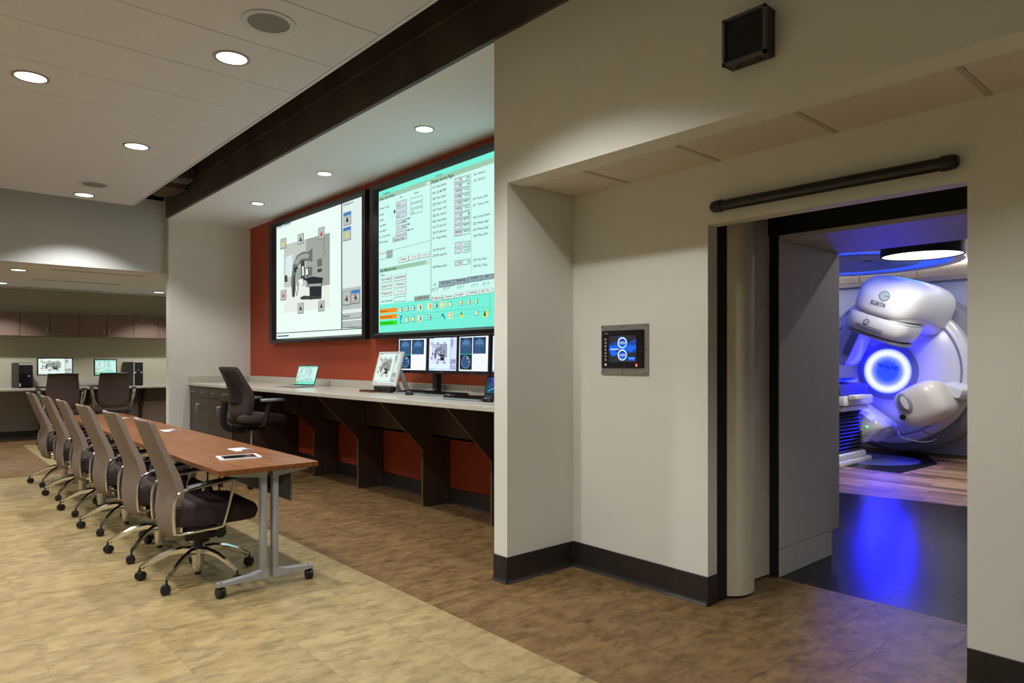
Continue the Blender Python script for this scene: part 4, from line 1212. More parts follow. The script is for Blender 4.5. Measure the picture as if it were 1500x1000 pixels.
# ------------------------------------------------------------------ two big wall screens (frame in y-z, facing -x)
FRAME = mat('black_satin_frame', (0.010, 0.011, 0.014), 0.35, nscale=20)
def wall_screen(yl, yr, zb, zt, il, ir, ib, it, art, label, gain):
    t = thing('wall_screen', label, 'screen', (3.81, (yl + yr) / 2, zb), 0, 'large framed wall screens')
    cy = (yl + yr) / 2
    L = lambda y: y - cy
    Z = lambda z: z - zb
    def bar(p, nm):
        # mitred frame member: outer edge proud, sloping to the picture
        MB().loft(p).out('frame_' + nm, FRAME, t, False)
    xo, xf, xi = -0.004, -0.075, -0.045
    O = [(L(yl), Z(zb)), (L(yr), Z(zb)), (L(yr), Z(zt)), (L(yl), Z(zt))]
    I = [(L(il), Z(ib)), (L(ir), Z(ib)), (L(ir), Z(it)), (L(il), Z(it))]
    for i, nm in enumerate(('rail', 'stile', 'rail', 'stile')):
        j = (i + 1) % 4
        ringA = [(xo, *O[i]), (xf, *O[i]), (xf, *[(o * .4 + q * .6) for o, q in zip(O[i], I[i])]), (xi, *I[i]), (xo, *I[i])]
        ringB = [(xo, *O[j]), (xf, *O[j]), (xf, *[(o * .4 + q * .6) for o, q in zip(O[j], I[j])]), (xi, *I[j]), (xo, *I[j])]
        bar([ringA, ringB], nm)
    MB().box(xo, L(il), Z(ib), -0.03, L(ir), Z(it)).out('panel', BLACK, t, False)
    art.build('picture', il - ir, it - ib, t, gain, M=facing((-0.034, L(il), Z(ib)), (0, -1, 0), (0, 0, 1)))
    return t
wall_screen(9.257, 6.629, 1.562, 3.19, 9.094, 6.748, 1.620, 3.138, art_overview(), 'large framed wall screen showing a pale machine overview diagram, the left one', 1.0)
wall_screen(6.529, 3.90, 1.560, 3.185, 6.405, 4.06, 1.622, 3.122, art_service(), 'large framed wall screen of teal service tables, the right one', 1.0)

# ------------------------------------------------------------------ touch panel on the recessed wall
t = thing('touch_panel', 'steel framed touch screen with OPEN and CLOSE buttons on cream wall', 'control panel', (3.25, 2.6425, 1.243))
PWD, PHT = 0.361, 0.302
MB().box(-0.010, -PWD / 2, 0, 0, PWD / 2, PHT, 0.002).out('steel_plate', STEEL, t, False)
X = lambda u: PWD / 2 - u * PWD
MB().box(-0.020, X(.03), .13 * PHT, -0.008, X(.92), .888 * PHT, 0.003).out('bezel', BLACKG, t, False)
for u in (.025, .47, .95):
    for v in (.04, .96):
        MB().cyl((-0.013, X(u), v * PHT), (-0.009, X(u), v * PHT), 0.004, n=8).out('screw', BLACK, t)
for u in (.018, .95):
    MB().cyl((-0.013, X(u), .5 * PHT), (-0.009, X(u), .5 * PHT), 0.004, n=8).out('screw', BLACK, t)
for i in range(7):
    MB().ring((-0.0205, X(.128), (.712 - i * .069) * PHT), 0.0040, 0.0064, -0.001, 0.002, (-1, 0, 0), 16).out('key', WHITEP, t)
MB().box(-0.022, X(.105), .175 * PHT, -0.019, X(.15), .222 * PHT).out('badge', WHITEP, t, False)
MB().box(-0.022, X(.105), .825 * PHT, -0.019, X(.185), .832 * PHT).out('maker_mark', WHITEP, t, False)
a = Art().rect(s(30, 34, 44), 0, 0, 1, 1)
B1, B2, B3 = s(8, 60, 150), s(16, 96, 225), s(60, 150, 250)
a.poly(B1, [(0, .35), (.3, .45), (.6, .30), (1, .40), (1, .85), (.6, .70), (.3, .80), (0, .68)])
a.poly(B2, [(0, .40), (.38, .48), (.62, .42), (1, .50), (1, .62), (.6, .62), (.3, .66), (0, .60)])
a.poly(s(30, 60, 160), [(.30, .95), (.52, .70), (.62, .74), (.44, .98)]); a.poly(s(24, 70, 190), [(.70, .70), (.98, .86), (.98, .78)])
a.ell(B2, .80, .52, .12, .13); a.ell(B2, .18, .34, .14, .10)
for y, tx in ((.73, 'OPEN'), (.27, 'CLOSE')):
    a.ell(s(110, 200, 255), .5, y, .175, .215); a.ell(s(230, 248, 255), .49, y + .01, .16, .20); a.ell(s(10, 60, 160), .5, y, .135, .165)
    a.ell(s(20, 96, 214), .5, y - .03, .12, .11)
    a.text(s(235, 248, 255), tx, .39, y - .03, .61, .065)
a.rect(s(190, 225, 255), .05, .47, .36, .51)
a.rect(s(20, 90, 220), .70, .06, .97, .20); a.rect(s(150, 210, 255), .74, .13, .93, .15)
a.build('display', .575 * PWD, .528 * PHT, t, 1.0, M=facing((-0.0212, X(.207), .25 * PHT), (0, -1, 0), (0, 0, 1)))
MB().cyl((-0.023, X(.785), .205 * PHT), (-0.02, X(.785), .205 * PHT), 0.006, n=10).out('indicator', LED_R, t)
MB().box(-0.022, X(.775), .165 * PHT, -0.019, X(.795), .19 * PHT).out('indicator', LED_Y, t)

# ================================================================== COUNTER NICHE
CT = 1.02
FX = 2.945
o = tag(bpy.data.objects.new('counter', None), 'long speckled beige stone worktop with upstand below the red wall', 'counter'); COL.objects.link(o); o.location = (FX, 3.19, CT)
MB().box(0, 0.003, -0.038, 3.808 - FX, 10.127 - 3.19, 0, 0.003).out('worktop', STONE, o, False)
MB().box(3.785 - FX, 0.003, 0, 3.808 - FX, 10.127 - 3.19, 0.085, 0.002).out('upstand', STONE, o, False)
MB().box(0.002, 10.105 - 3.19, 0, 3.785 - FX, 10.127 - 3.19, 0.085, 0.002).out('upstand', STONE, o, False)
# support brackets
for y, lb in ((3.36, 'dark brown counter bracket hidden beside the wing wall'), (4.22, 'dark brown angled counter bracket next to the wing wall'), (5.20, 'dark brown angled counter bracket under the monitor bank'),
              (6.385, 'dark brown angled counter bracket third from the wing wall'), (7.41, 'dark brown angled counter bracket behind the tall stool')):
    t = thing('counter_bracket', lb, 'bracket', (3.81, y, 0), 0, 'angled panels holding up the counter')
    prof = [(-0.75, 0.98), (-0.295, 0.52), (-0.295, 0.0), (-0.012, 0.0), (-0.012, 0.98)]
    MB().prism(prof, 'y', -0.012, 0.012).out('side_panel', LAM, t, False)
    b = MB()
    for p, q in zip(prof[:3], prof[1:3]):
        d = Vector((q[0] - p[0], 0, q[1] - p[1])).normalized(); nrm = Vector((-d.z, 0, d.x)) * -0.0015
        if nrm.x > 0: nrm = -nrm
        P, Q = Vector((p[0], 0, p[1])), Vector((q[0], 0, q[1]))
        b.loft([[P + Vector((0, -.012, 0)), P + Vector((0, .012, 0)), P + nrm + Vector((0, .012, 0)), P + nrm + Vector((0, -.012, 0))],
                [Q + Vector((0, -.012, 0)), Q + Vector((0, .012, 0)), Q + nrm + Vector((0, .012, 0)), Q + nrm + Vector((0, -.012, 0))]])
    b.out('edge_band', LAMEDGE, t, False)
    MB().box(-0.05, -0.026, 0.0, -0.012, -0.012, 0.98).out('wall_cleat', LAM, t, False)
    for z in (0.93, 0.60, 0.06):
        MB().cyl((-0.04, -0.030, z), (-0.04, -0.026, z), 0.006, n=8).out('screw', ALU, t)
for y0, y1, lb in ((3.372, 4.208, 'dark brown apron panel under the counter by the wing wall'), (4.232, 5.188, 'dark brown apron panel under the counter below the keyboards'),
                   (5.212, 6.373, 'dark brown apron panel under the counter below the white framed monitor'), (6.397, 7.398, 'dark brown apron panel under the counter right of the tall stool'),
                   (7.422, 8.44, 'dark brown apron panel under the counter behind the tall stool seat')):
    t = thing('apron_panel', lb, 'panel', (3.60, y0, 0.70), 0, 'apron panels between the counter brackets')
    MB().box(0, 0, 0, 0.018, y1 - y0, 0.28).out('board', LAM, t, False)
    MB().box(0.018, 0, -0.07, 0.16, y1 - y0, -0.052).out('ledge', LAM, t, False)
    MB().box(0.14, 0, -0.07, 0.16, y1 - y0, 0.28).out('back_board', LAM, t, False)
    MB().box(0.018, 0, -0.07, 0.036, y1 - y0, 0.0).out('lip', LAM, t, False)
# base cabinets
def handle(parent, p, axis, ln, out=(-1, 0, 0), m=None):
    p = Vector(p); a = Vector(axis) * ln / 2; q = Vector(out)
    pts = [p - a, p - a + q * 0.028, p + a + q * 0.028, p + a]
    pts = [pts[0], pts[0].lerp(pts[1], .8), pts[1].lerp(pts[2], .06), pts[1].lerp(pts[2], .94), pts[3].lerp(pts[2], .8), pts[3]]
    return MB().tube(pts, 0.005, 6, up=tuple(a.normalized().cross(q))).out('handle', m or ALU, parent)
for y0, y1, lb in ((9.335, 10.125, 'dark brown base cabinet against the stub wall, two drawers over two doors'), (8.47, 9.333, 'dark brown base cabinet partly behind the tall stool, two drawers over two doors')):
    t = thing('base_cabinet', lb, 'cabinet', (2.985, y0, 0), 0, 'base cabinets under the counter')
    w = y1 - y0
    MB().box(0, 0, 0.10, 0.81, w, 0.982).out('carcass', LAM, t, False)
    MB().box(0.06, 0.0, 0.0, 0.80, w, 0.10).out('plinth', RUBBER, t, False)
    for k in (0, 1):
        a0, a1 = k * w / 2 + 0.002, (k + 1) * w / 2 - 0.002
        d = MB().box(-0.02, a0, 0.832, 0, a1, 0.978, 0.0015).out('drawer', CABF, t, False)
        handle(d, (-0.02, (a0 + a1) / 2, 0.905), (0, 1, 0), 0.10)
        d = MB().box(-0.02, a0, 0.105, 0, a1, 0.828, 0.0015).out('door', CABF, t, False)
        handle(d, (-0.02, a1 - 0.035 if k == 0 else a0 + 0.035, 0.69), (0, 0, 1), 0.105)

# ------------------------------------------------------------------ things on the counter
def screen_unit(parent, org, right, up, w, h, art, bez, m, gain, tint=(1, 1, 1), th=0.02, name='screen_case'):
    """display housing with picture; org = lower left corner of housing front"""
    M = facing(org, right, up)
    t = MB(); t.box(0, 0, -th, w, h, 0, 0.003)
    q = MB(); q.add(t, M)
    c = q.out(name, m, parent, False)
    art.build('picture', w - 2 * bez, h - 2 * bez, parent, gain, tint, M @ Matrix.Translation((bez, bez, 0.0008)))
    return M

# laptop
hx = Vector((3.45, 7.80, CT)); rd = Vector((.26, -.966, 0)).normalized(); fd_ = Vector((-.966, -.26, 0))
t = thing('laptop', 'open silver laptop with teal table image near the tall stool', 'laptop', hx)
M = facing((0, 0, 0.006), rd, -fd_)
q = MB(); q.box(0, -0.245, 0, 0.355, 0, 0.014, 0.004); r_ = MB(); r_.add(q, M); r_.out('base', ALU, t, False)
q = MB(); q.box(0.04, -0.12, 0.0138, 0.315, -0.025, 0.0152); r_ = MB(); r_.add(q, M); r_.out('keys', BLACK, t, False)
q = MB(); q.box(0.13, -0.225, 0.0138, 0.225, -0.15, 0.0148); r_ = MB(); r_.add(q, M); r_.out('trackpad', STEEL, t, False)
up = (Vector((0, 0, 1)) * .955 - fd_ * .297).normalized()
c = (Vector((0, 0, 0.02)))
screen_unit(t, c, rd, up, 0.355, 0.24, art_service(False), 0.010, BLACKG, 0.95, th=0.006, name='lid')

# white framed monitor on easel stand
t = thing('tilted_monitor', 'white framed square monitor leaning back on counter left of monitor bank', 'monitor', (3.42, 5.93, CT))
up = Vector((.26, 0, .966)); rd = Vector((0.10, -1, 0)).normalized()
M = facing((0, 0.02, 0.062), rd, up)
q = MB(); q.box(0, 0, -0.022, 0.385, 0.345, 0, 0.008, 2); r_ = MB(); r_.add(q, M); r_.out('case', WHITEP, t, False)
art_overview(False).build('picture', 0.325, 0.290, t, 0.95, (1, 1, 1), M @ Matrix.Translation((0.03, 0.032, 0.001)))
MB().prism([(0.22, 0.0), (0.26, 0.0), (0.12, 0.30), (0.09, 0.30)], 'y', -0.29, -0.26).out('easel_leg', WHITEP, t, False)
MB().prism([(0.22, 0.0), (0.26, 0.0), (0.12, 0.30), (0.09, 0.30)], 'y', -0.13, -0.10).out('easel_leg', WHITEP, t, False)
MB().box(0.0, -0.33, 0.0, 0.07, -0.03, 0.062, 0.006).out('foot', BLACK, t, False)

# bank of four monitors on one post
t = thing('monitor_bank', 'row of four black rimmed monitors on a central post', 'monitor', (3.62, 4.83, CT))
ARTS = [art_scan, lambda: art_overview(False), art_scan, lambda: art_overview(False)]
yb = [0.925, 0.445, -0.015, -0.475]
for i, y0 in enumerate(yb):
    yaw = (0.20, 0.05, -0.02, -0.16)[i]
    w = 0.452
    rd = Vector((sin(yaw) * 0.6, -cos(yaw), 0)).normalized()
    org = Vector((-0.03 if i == 0 else 0.0, y0, 0.187))
    tint = (1.0, 1.0, 1.08)
    if i % 2: tint = (0.92, 0.92, 1.35)
    M = facing(org, rd, (0.03, 0, 1))
    q = MB(); q.box(0, 0, -0.045, w, 0.345, 0, 0.004); r_ = MB(); r_.add(q, M); mo = r_.out('monitor_case', BLACK, t, False)
    ARTS[i]().build('picture', w - 0.05, 0.345 - 0.048, mo, 1.0, tint, M @ Matrix.Translation((0.025, 0.030, 0.001)))
    MB().box(-0.001, 0, 0, 0.001, 0.02, 0.005).out('logo', ALU, mo, False, loc=M @ Vector((w / 2, 0.012, 0.001)))
MB().box(0.06, 0.385, 0.0, 0.12, 0.45, 0.42, 0.004).out('post', BLACK, t, False)
MB().box(0.07, -0.75, 0.30, 0.10, 0.80, 0.34).out('cross_bar', BLACK, t, False)
MB().box(-0.02, 0.27, 0.0, 0.145, 0.56, 0.014, 0.003).out('base_plate', BLACK, t, False)
MB().cyl((0.052, 0.415, 0.035), (0.06, 0.415, 0.035), 0.012, n=12).out('clamp_knob', ALU, t)

keys_me = None
def keyboard(x, y, rz, label):
    global keys_me
    t = thing('keyboard', label, 'keyboard', (x, y, CT), rz, 'black keyboards in front of the monitor bank')
    MB().loft([[(-.075, yy, .004), (.085, yy, .004), (.085, yy, .026), (-.07, yy, .014)] for yy in (-.225, .225)]).out('case', BLACK, t, False)
    MB().box(-.105, -.225, 0.001, -.07, .225, .012, .003).out('palm_rest', GREYARM, t, False)
    if keys_me is None:
        b = MB()
        for r in range(6):
            for c in range(18):
                xx = -.058 + r * .023; yy = .205 - c * .0235
                z = .015 + (xx + .07) * .077
                b.box(xx, yy - .0205, z - .004, xx + .0195, yy, z + .006)
        keys_me = b.mesh('keys', BLACKG, False)
    o = piece('keys', keys_me, t, (0, 0, 0))
    o['kind'] = 'stuff'
    return t
keyboard(3.56, 5.36, radians(4), 'black keyboard right of the white framed monitor')
keyboard(3.52, 4.86, radians(2), 'black keyboard below the second and third bank monitors')
keyboard(3.30, 4.225, radians(2), 'black keyboard cut off by the wing wall')
def mouse(x, y, label, rz=0):
    t = thing('computer_mouse', label, 'mouse', (x, y, CT), rz, 'black mice on the counter')
    rings = []
    for k in range(9):
        u = k / 8
        xx = -.055 + .11 * u
        hw = .031 * math.sqrt(max(0.02, 1 - (abs(2 * u - 1)) ** 3))
        hz = .036 * math.sqrt(max(0.02, 1 - (abs(2 * u - 1.15) / 1.15) ** 2.4))
        rings.append([(xx, hw * cos(pi * j / 8), .002 + hz * sin(pi * j / 8)) for j in range(9)])
    MB().loft(rings).out('shell', BLACKG, t)
    MB().box(.022, -.003, .028, .045, .003, .033, .002).out('wheel', GREYARM, t)
mouse(3.375, 5.20, 'glossy black mouse next to the white framed monitor keyboard', radians(80))
mouse(3.315, 4.53, 'glossy black mouse between the two right keyboards', radians(85))
mouse(3.24, 3.93, 'glossy black mouse at the wing wall edge', radians(85))
t = thing('notebook_computer', 'dark open notebook with blue and purple wallpaper by the wing wall', 'laptop', (3.565, 4.43, CT))
MB().box(-.15, -.32, .004, .05, .0, .02, .003).out('base', BLACK, t, False)
screen_unit(t, Vector((.045, 0, .022)), (0.0, -1, 0), (.2, 0, .98), .32, .165, art_wallpaper(), .014, BLACK, 1.0, th=.01, name='lid')
t = thing('folder_stack', 'thin dark red folders lying under the white framed monitor', 'folder', (3.33, 5.80, CT))
MB().box(0, 0, 0.0, .11, .22, .012).out('folder', mat('red_card', (.25, .05, .04), .6), t, False)
MB().box(0.01, .02, 0.012, .10, .24, .022).out('folder', mat('dark_card', (.05, .03, .03), .6), t, False)

# ================================================================== CONFERENCE TABLES
TZ = 0.72
TLEN, THW = 1.676, 0.292
def twin_caster(parent, x, y, rz, r=0.029, name='caster'):
    b = MB()
    for sgn in (-1, 1):
        b.lathe([(r * .55, -.010), (r * .93, -.009), (r, -.003), (r * .97, .006), (r * .6, .010)], (0, sgn * .0135, r), (0, sgn, 0), 16)
    b.cyl((0, -.006, r), (0, .006, r), r * .8, n=12)
    b.loft([[(-r * .9, -.007, r * 1.2), (r * .5, -.007, r * 1.9), (r * .5, .007, r * 1.9), (-r * .9, .007, r * 1.2)], [(-r * .8, -.007, r * 1.5), (r * .4, -.007, r * 2.15), (r * .4, .007, r * 2.15), (-r * .8, .007, r * 1.5)]])
    b.cyl((r * .2, 0, r * 1.3), (r * .2, 0, r * 2.9), .006, n=8)
    return piece(name, b.mesh(name, BLACK), parent, (x, y, 0), rot=(0, 0, rz))
def make_table(loc, label):
    t = thing('conference_table', label, 'table', loc, 0, 'conference tables set end to end')
    MB().box(-THW, -TLEN / 2 + .0012, TZ - .028, THW, TLEN / 2 - .0012, TZ, .0015).out('tabletop', WOODT, t, False)
    for sgn in (-1, 1):
        y = sgn * (TLEN / 2 - .075)
        for side, px in ((-1, -.018), (1, .050)):
            ex = .285 if side > 0 else -.278
            b = MB(); b.box(px - .0165, y - .025, .085, px + .0165, y + .025, TZ - .062, .005, 2); b.out('post', SILVER, t)
            b = MB(); b.loft([[(px - .017 * side, y - .025, TZ - .075), (px - .017 * side, y + .025, TZ - .075), (px - .017 * side, y + .025, TZ - .029), (px - .017 * side, y - .025, TZ - .029)],
                              [(px + .03 * side, y - .025, TZ - .066), (px + .03 * side, y + .025, TZ - .066), (px + .03 * side, y + .025, TZ - .029), (px + .03 * side, y - .025, TZ - .029)],
                              [(px + .20 * side, y - .022, TZ - .045), (px + .20 * side, y + .022, TZ - .045), (px + .20 * side, y + .022, TZ - .029), (px + .20 * side, y - .022, TZ - .029)]])
            b.out('top_arm', SILVER, t)
            b = MB(); b.loft([[(px - .017 * side, y - .026, .062), (px - .017 * side, y + .026, .062), (px - .017 * side, y + .026, .115), (px - .017 * side, y - .026, .115)],
                              [(px + .025 * side, y - .026, .063), (px + .025 * side, y + .026, .063), (px + .025 * side, y + .026, .108), (px + .025 * side, y - .026, .108)],
                              [(px + .07 * side, y - .026, .066), (px + .07 * side, y + .026, .066), (px + .07 * side, y + .026, .096), (px + .07 * side, y - .026, .096)],
                              [(ex, y - .022, .064), (ex, y + .022, .064), (ex, y + .022, .084), (ex, y - .022, .084)]])
            b.out('foot', SILVER, t)
            twin_caster(t, ex - .02 * side, y, radians(80 * side), .030)
    b = MB(); b.box(.165, -TLEN / 2 + .11, TZ - .24, .172, TLEN / 2 - .11, TZ - .03); b.out('modesty_panel', GREYP, t, False)
    MB().prism([(.02, TZ - .03), (.150, TZ - .03), (.150, TZ - .10), (.09, TZ - .15), (.02, TZ - .15)], 'y', -TLEN / 2 + .12, -TLEN / 2 + .17).out('hinge_block', BLACK, t, False)
    MB().box(.0, -TLEN / 2 + .10, TZ - .06, .03, TLEN / 2 - .10, TZ - .03).out('beam', SILVER, t, False)
    return t
TY = 3.876 + TLEN / 2
TX = 1.577
tb = make_table((TX, TY, 0), 'cherry topped conference table nearest the camera, with tablet on it')
copy_tree(tb, (TX, TY + TLEN + .002, 0), 0, 'cherry topped conference table in the middle of the run of three')
copy_tree(tb, (TX, TY + 2 * TLEN + .004, 0), 0, 'cherry topped conference table farthest from the camera, of the three')
for i, lb in enumerate(('white power outlet plate next to the tablet', 'white power outlet plate on the middle conference table', 'white power outlet plate on the farthest conference table')):
    t = thing('power_outlet', lb, 'power outlet', (1.70, TY + i * TLEN, TZ), 0, 'power outlets set in the conference tables')
    MB().box(-.055, -.085, .0, .055, .085, .006, .002).out('plate', WHITEP, t, False)
    MB().prism([(-.01, .006), (.05, .006), (.05, .012), (.0, .010)], 'y', -.085, -.045).out('flap', V_GREY, t, False)
    MB().box(-.035, -.03, .005, .035, .06, .0075).out('socket_insert', TRIMW, t, False)
t = thing('tablet', 'white bordered tablet lying face up on the nearest conference table', 'tablet', (1.562, 4.345, TZ), radians(-9))
MB().prism(rrect(.245, .188, .012), 'z', 0.0, .008).out('case', WHITEP, t)
MB().box(-.098, -.074, .0078, .098, .074, .0086).out('glass', GLASSD, t, False)
MB().cyl((-.110, 0, .0078), (-.110, 0, .0088), .006, n=12).out('home_button', ALU, t)
w = MB().tube(spline([(1.45, 4.35, .69), (1.44, 4.34, .55), (1.46, 4.36, .35), (1.43, 4.45, .42), (1.46, 4.62, .60), (1.50, 4.70, .69)], 5), .005, 6).out('power_cord', BLACK, tb, loc=(-TX, -TY, 0))

# ================================================================== CONFERENCE CHAIRS (face +x, hub at origin)
def back_rings(levels, ny=8, bow=.03):
    rings = []
    for z, xo, hw, th in levels:
        o, i = [], []
        for k in range(ny + 1):
            u = -1 + 2 * k / ny
            e = 1 - abs(u) ** 6 * .35
            cx = xo + bow * u * u + th / 2
            o.append((cx - th / 2 * e, u * hw, z)); i.append((cx + th / 2 * e, u * hw, z))
        rings.append(o + i[::-1])
    return rings
def make_chair(label):
    t = thing('conference_chair', label, 'chair', (0, 0, 0), 0, 'conference chairs along the left of the tables')
    lv = [(.285, -.185, .17, .02), (.295, -.20, .20, .035), (.34, -.214, .218, .045), (.42, -.220, .222, .05), (.50, -.212, .224, .055), (.57, -.202, .222, .06), (.65, -.220, .212, .06), (.73, -.250, .204, .056),
          (.82, -.284, .198, .05), (.90, -.312, .194, .046), (.955, -.332, .192, .042), (.975, -.340, .191, .036), (.986, -.340, .186, .02)]
    MB().loft(back_rings(lv, bow=.022)).out('backrest', TAUPE, t, ang=60)
    # piping seam down each side of the shell
    for sgn in (-1, 1):
        MB().tube([(xo + .022 + th * .12, sgn * (hw + .0005), z) for z, xo, hw, th in lv[2:-1]], .0035, 5, up=(1, 0, 0)).out('piping', mat_pipe, t)
    MB().loft([[(x, q[0], zc + q[1] * 1.0) for q in rrect(2 * hw, zh, min(.03, zh * .45), 3)] for x, hw, zc, zh in
               ((-.190, .205, .430, .08), (-.178, .235, .430, .128), (-.05, .248, .428, .138), (.08, .25, .420, .128), (.18, .248, .418, .122), (.245, .243, .414, .112), (.275, .232, .411, .085), (.293, .205, .408, .042))]).out('seat', PLUM, t, ang=60)
    for sgn in (-1, 1):
        y = sgn * .268
        loop = spline([(-.195, y, .345), (-.200, y, .44), (-.193, y, .53), (-.165, y, .575), (-.10, y, .592), (.02, y, .606), (.118, y, .618), (.133, y, .605), (.118, y, .54), (.095, y, .45), (.072, y, .372), (.055, y, .352), (-.05, y, .344), (-.17, y, .338)], 4)
        MB().tube(loop, .0135, 8, closed=True, sx=.75, sy=1.0, up=(0, 1, 0)).out('arm_frame', CHROME, t, ang=50)
        pad = spline([(-.13, y, .596), (-.04, y, .612), (.06, y, .624), (.135, y, .634)], 4)
        MB().tube(pad, .021, 6, sx=.62, sy=1.25, up=(0, 1, 0)).out('arm_pad', BLACK, t)
        MB().box(-.10, y - sgn * .06 - .02, .335, .04, y - sgn * .005, .350).out('arm_bracket', CHROME, t, False)
    MB().box(-.10, -.095, .245, .09, .095, .352, .02, 2).out('tilt_mechanism', BLACK, t)
    MB().loft([[(-.17, -.03, .285), (-.17, .03, .285), (-.17, .03, .32), (-.17, -.03, .32)], [(-.06, -.05, .27), (-.06, .05, .27), (-.06, .05, .33), (-.06, -.05, .33)]]).out('back_bar', CHROME, t)
    MB().cyl((.085, -.165, .292), (.085, -.095, .300), .034, .026, 14).out('tension_knob', BLACK, t)
    MB().tube([(.06, .08, .32), (.08, .20, .322), (.08, .25, .318)], .006, 6).out('lever', BLACK, t)
    MB().cyl((0, 0, .17), (0, 0, .29), .030, .027, 14).out('column_sleeve', BLACK, t)
    MB().lathe([(.018, .035), (.030, .04), (.034, .09), (.038, .145), (.044, .18), (.036, .193), (.02, .194)], n=18).out('hub', CHROME, t)
    MB().cyl((0, 0, .018), (0, 0, .045), .018, n=12).out('column_end', BLACK, t)
    for k in range(5):
        a = radians(152 + 72 * k)
        d = Vector((cos(a), sin(a), 0))
        pts = [d * r + Vector((0, 0, z)) for r, z in ((.02, .165), (.09, .168), (.17, .152), (.24, .122), (.30, .090), (.322, .076))]
        MB().tube(pts, [.028, .026, .022, .019, .016, .014], 6, sx=.68, sy=.95).out('base_leg', CHROME, t, ang=40)
        twin_caster(t, d.x * .325, d.y * .325, a + (.9, 2.2, -.7, .4, 1.6)[k], .028)
    return t
mat_pipe = mat('taupe_piping', (.20, .155, .125), .9, nscale=100)
CY = [4.43, 5.235, 6.18, 7.04, 7.93, 8.86]
CL = ['taupe high backed conference chair nearest the camera', 'second taupe conference chair counted from the camera end of the table', 'third taupe conference chair counted from the camera end of the table',
      'fourth taupe conference chair counted from the camera end of the table', 'fifth taupe conference chair, next to the farthest one', 'farthest taupe conference chair at the left end of the row']
ch = make_chair(CL[0])
ch.location = (1.345, CY[0], 0); ch.rotation_euler = (0, 0, radians(-2))
for y, lb, dx, rz in zip(CY[1:], CL[1:], (1.335, 1.33, 1.315, 1.315, 1.30), (0, 1.5, -1, 0, 1)):
    copy_tree(ch, (dx, y, 0), radians(rz), lb)

# ================================================================== TALL STOOL AT THE COUNTER (faces +x)
t = thing('drafting_stool', 'tall espresso office stool on gas lift facing the counter', 'stool', (2.79, 7.38, 0), radians(3))
lv = [(.70, -.185, .19, .03), (.715, -.20, .215, .06), (.79, -.205, .235, .075), (.88, -.20, .24, .085), (.96, -.195, .238, .09), (1.04, -.225, .225, .085), (1.12, -.265, .21, .075), (1.20, -.305, .195, .075), (1.245, -.33, .185, .075), (1.262, -.325, .17, .04)]
MB().loft(back_rings(lv, bow=.05)).out('backrest', STOOLF, t, ang=60)
sh = [(z, xo - .022 if z < 1.1 else xo - .008, hw * .80, .03) for z, xo, hw, th in lv[3:-2]]
MB().loft(back_rings(sh, bow=.06)).out('back_shell', BLACK, t, ang=60)
MB().tube(spline([(-.285, 0, .90), (-.30, 0, .78), (-.298, 0, .66), (-.24, 0, .612), (-.12, 0, .585), (-.02, 0, .60)], 5), .026, 8, sx=1.4, sy=.6, up=(0, 1, 0)).out('back_bar', BLACK, t)
MB().loft([[(x, q[0], zc + q[1]) for q in rrect(2 * hw, zh, min(.035, zh * .45), 3)] for x, hw, zc, zh in
           ((-.19, .20, .715, .06), (-.16, .235, .715, .10), (0, .25, .712, .11), (.15, .25, .708, .105), (.25, .235, .700, .09), (.305, .21, .690, .06), (.318, .18, .685, .03))]).out('seat', STOOLF, t, ang=60)
MB().box(-.15, -.2, .640, .22, .2, .662, .01).out('seat_pan', BLACK, t)
for sgn in (-1, 1):
    y = sgn * .275
    MB().box(-.015, y - .045, .895, .235, y + .045, .925, .012, 2).out('arm_pad', GREYARM, t)
    MB().tube([(.01, y, .64), (.03, y, .72), (.055, y, .82), (.075, y, .90)], .026, 8, sx=.9, sy=1.2, up=(0, 1, 0)).out('arm_post', BLACK, t)
    MB().tube([(.0, sgn * .10, .645), (.005, sgn * .22, .642), (.01, y, .655)], .020, 8).out('arm_bracket', BLACK, t)
MB().box(-.10, -.10, .58, .12, .10, .645, .012).out('mechanism', BLACK, t)
MB().cyl((.03, -.14, .60), (.03, -.10, .60), .022, n=10).out('knob', BLACK, t)
MB().cyl((0, 0, .40), (0, 0, .60), .014, n=12).out('gas_rod', CHROME, t)
MB().cyl((0, 0, .12), (0, 0, .41), .026, n=14).out('column', BLACK, t)
MB().tube([(.22 * cos(2 * pi * k / 28), .22 * sin(2 * pi * k / 28), .27) for k in range(28)], .010, 8, closed=True).out('foot_ring', BLACK, t)
for k in range(3):
    a = radians(30 + 120 * k); MB().tube([(.02 * cos(a), .02 * sin(a), .27), (.22 * cos(a), .22 * sin(a), .27)], .008, 6).out('ring_spoke', BLACK, t)
for k in range(5):
    a = radians(100 + 72 * k)
    d = Vector((cos(a), sin(a), 0))
    MB().tube([d * r + Vector((0, 0, z)) for r, z in ((.02, .13), (.12, .12), (.24, .09), (.32, .075))], [.028, .024, .019, .016], 6).out('base_leg', BLACK, t)
    twin_caster(t, d.x * .32, d.y * .32, a + 1.1, .028)

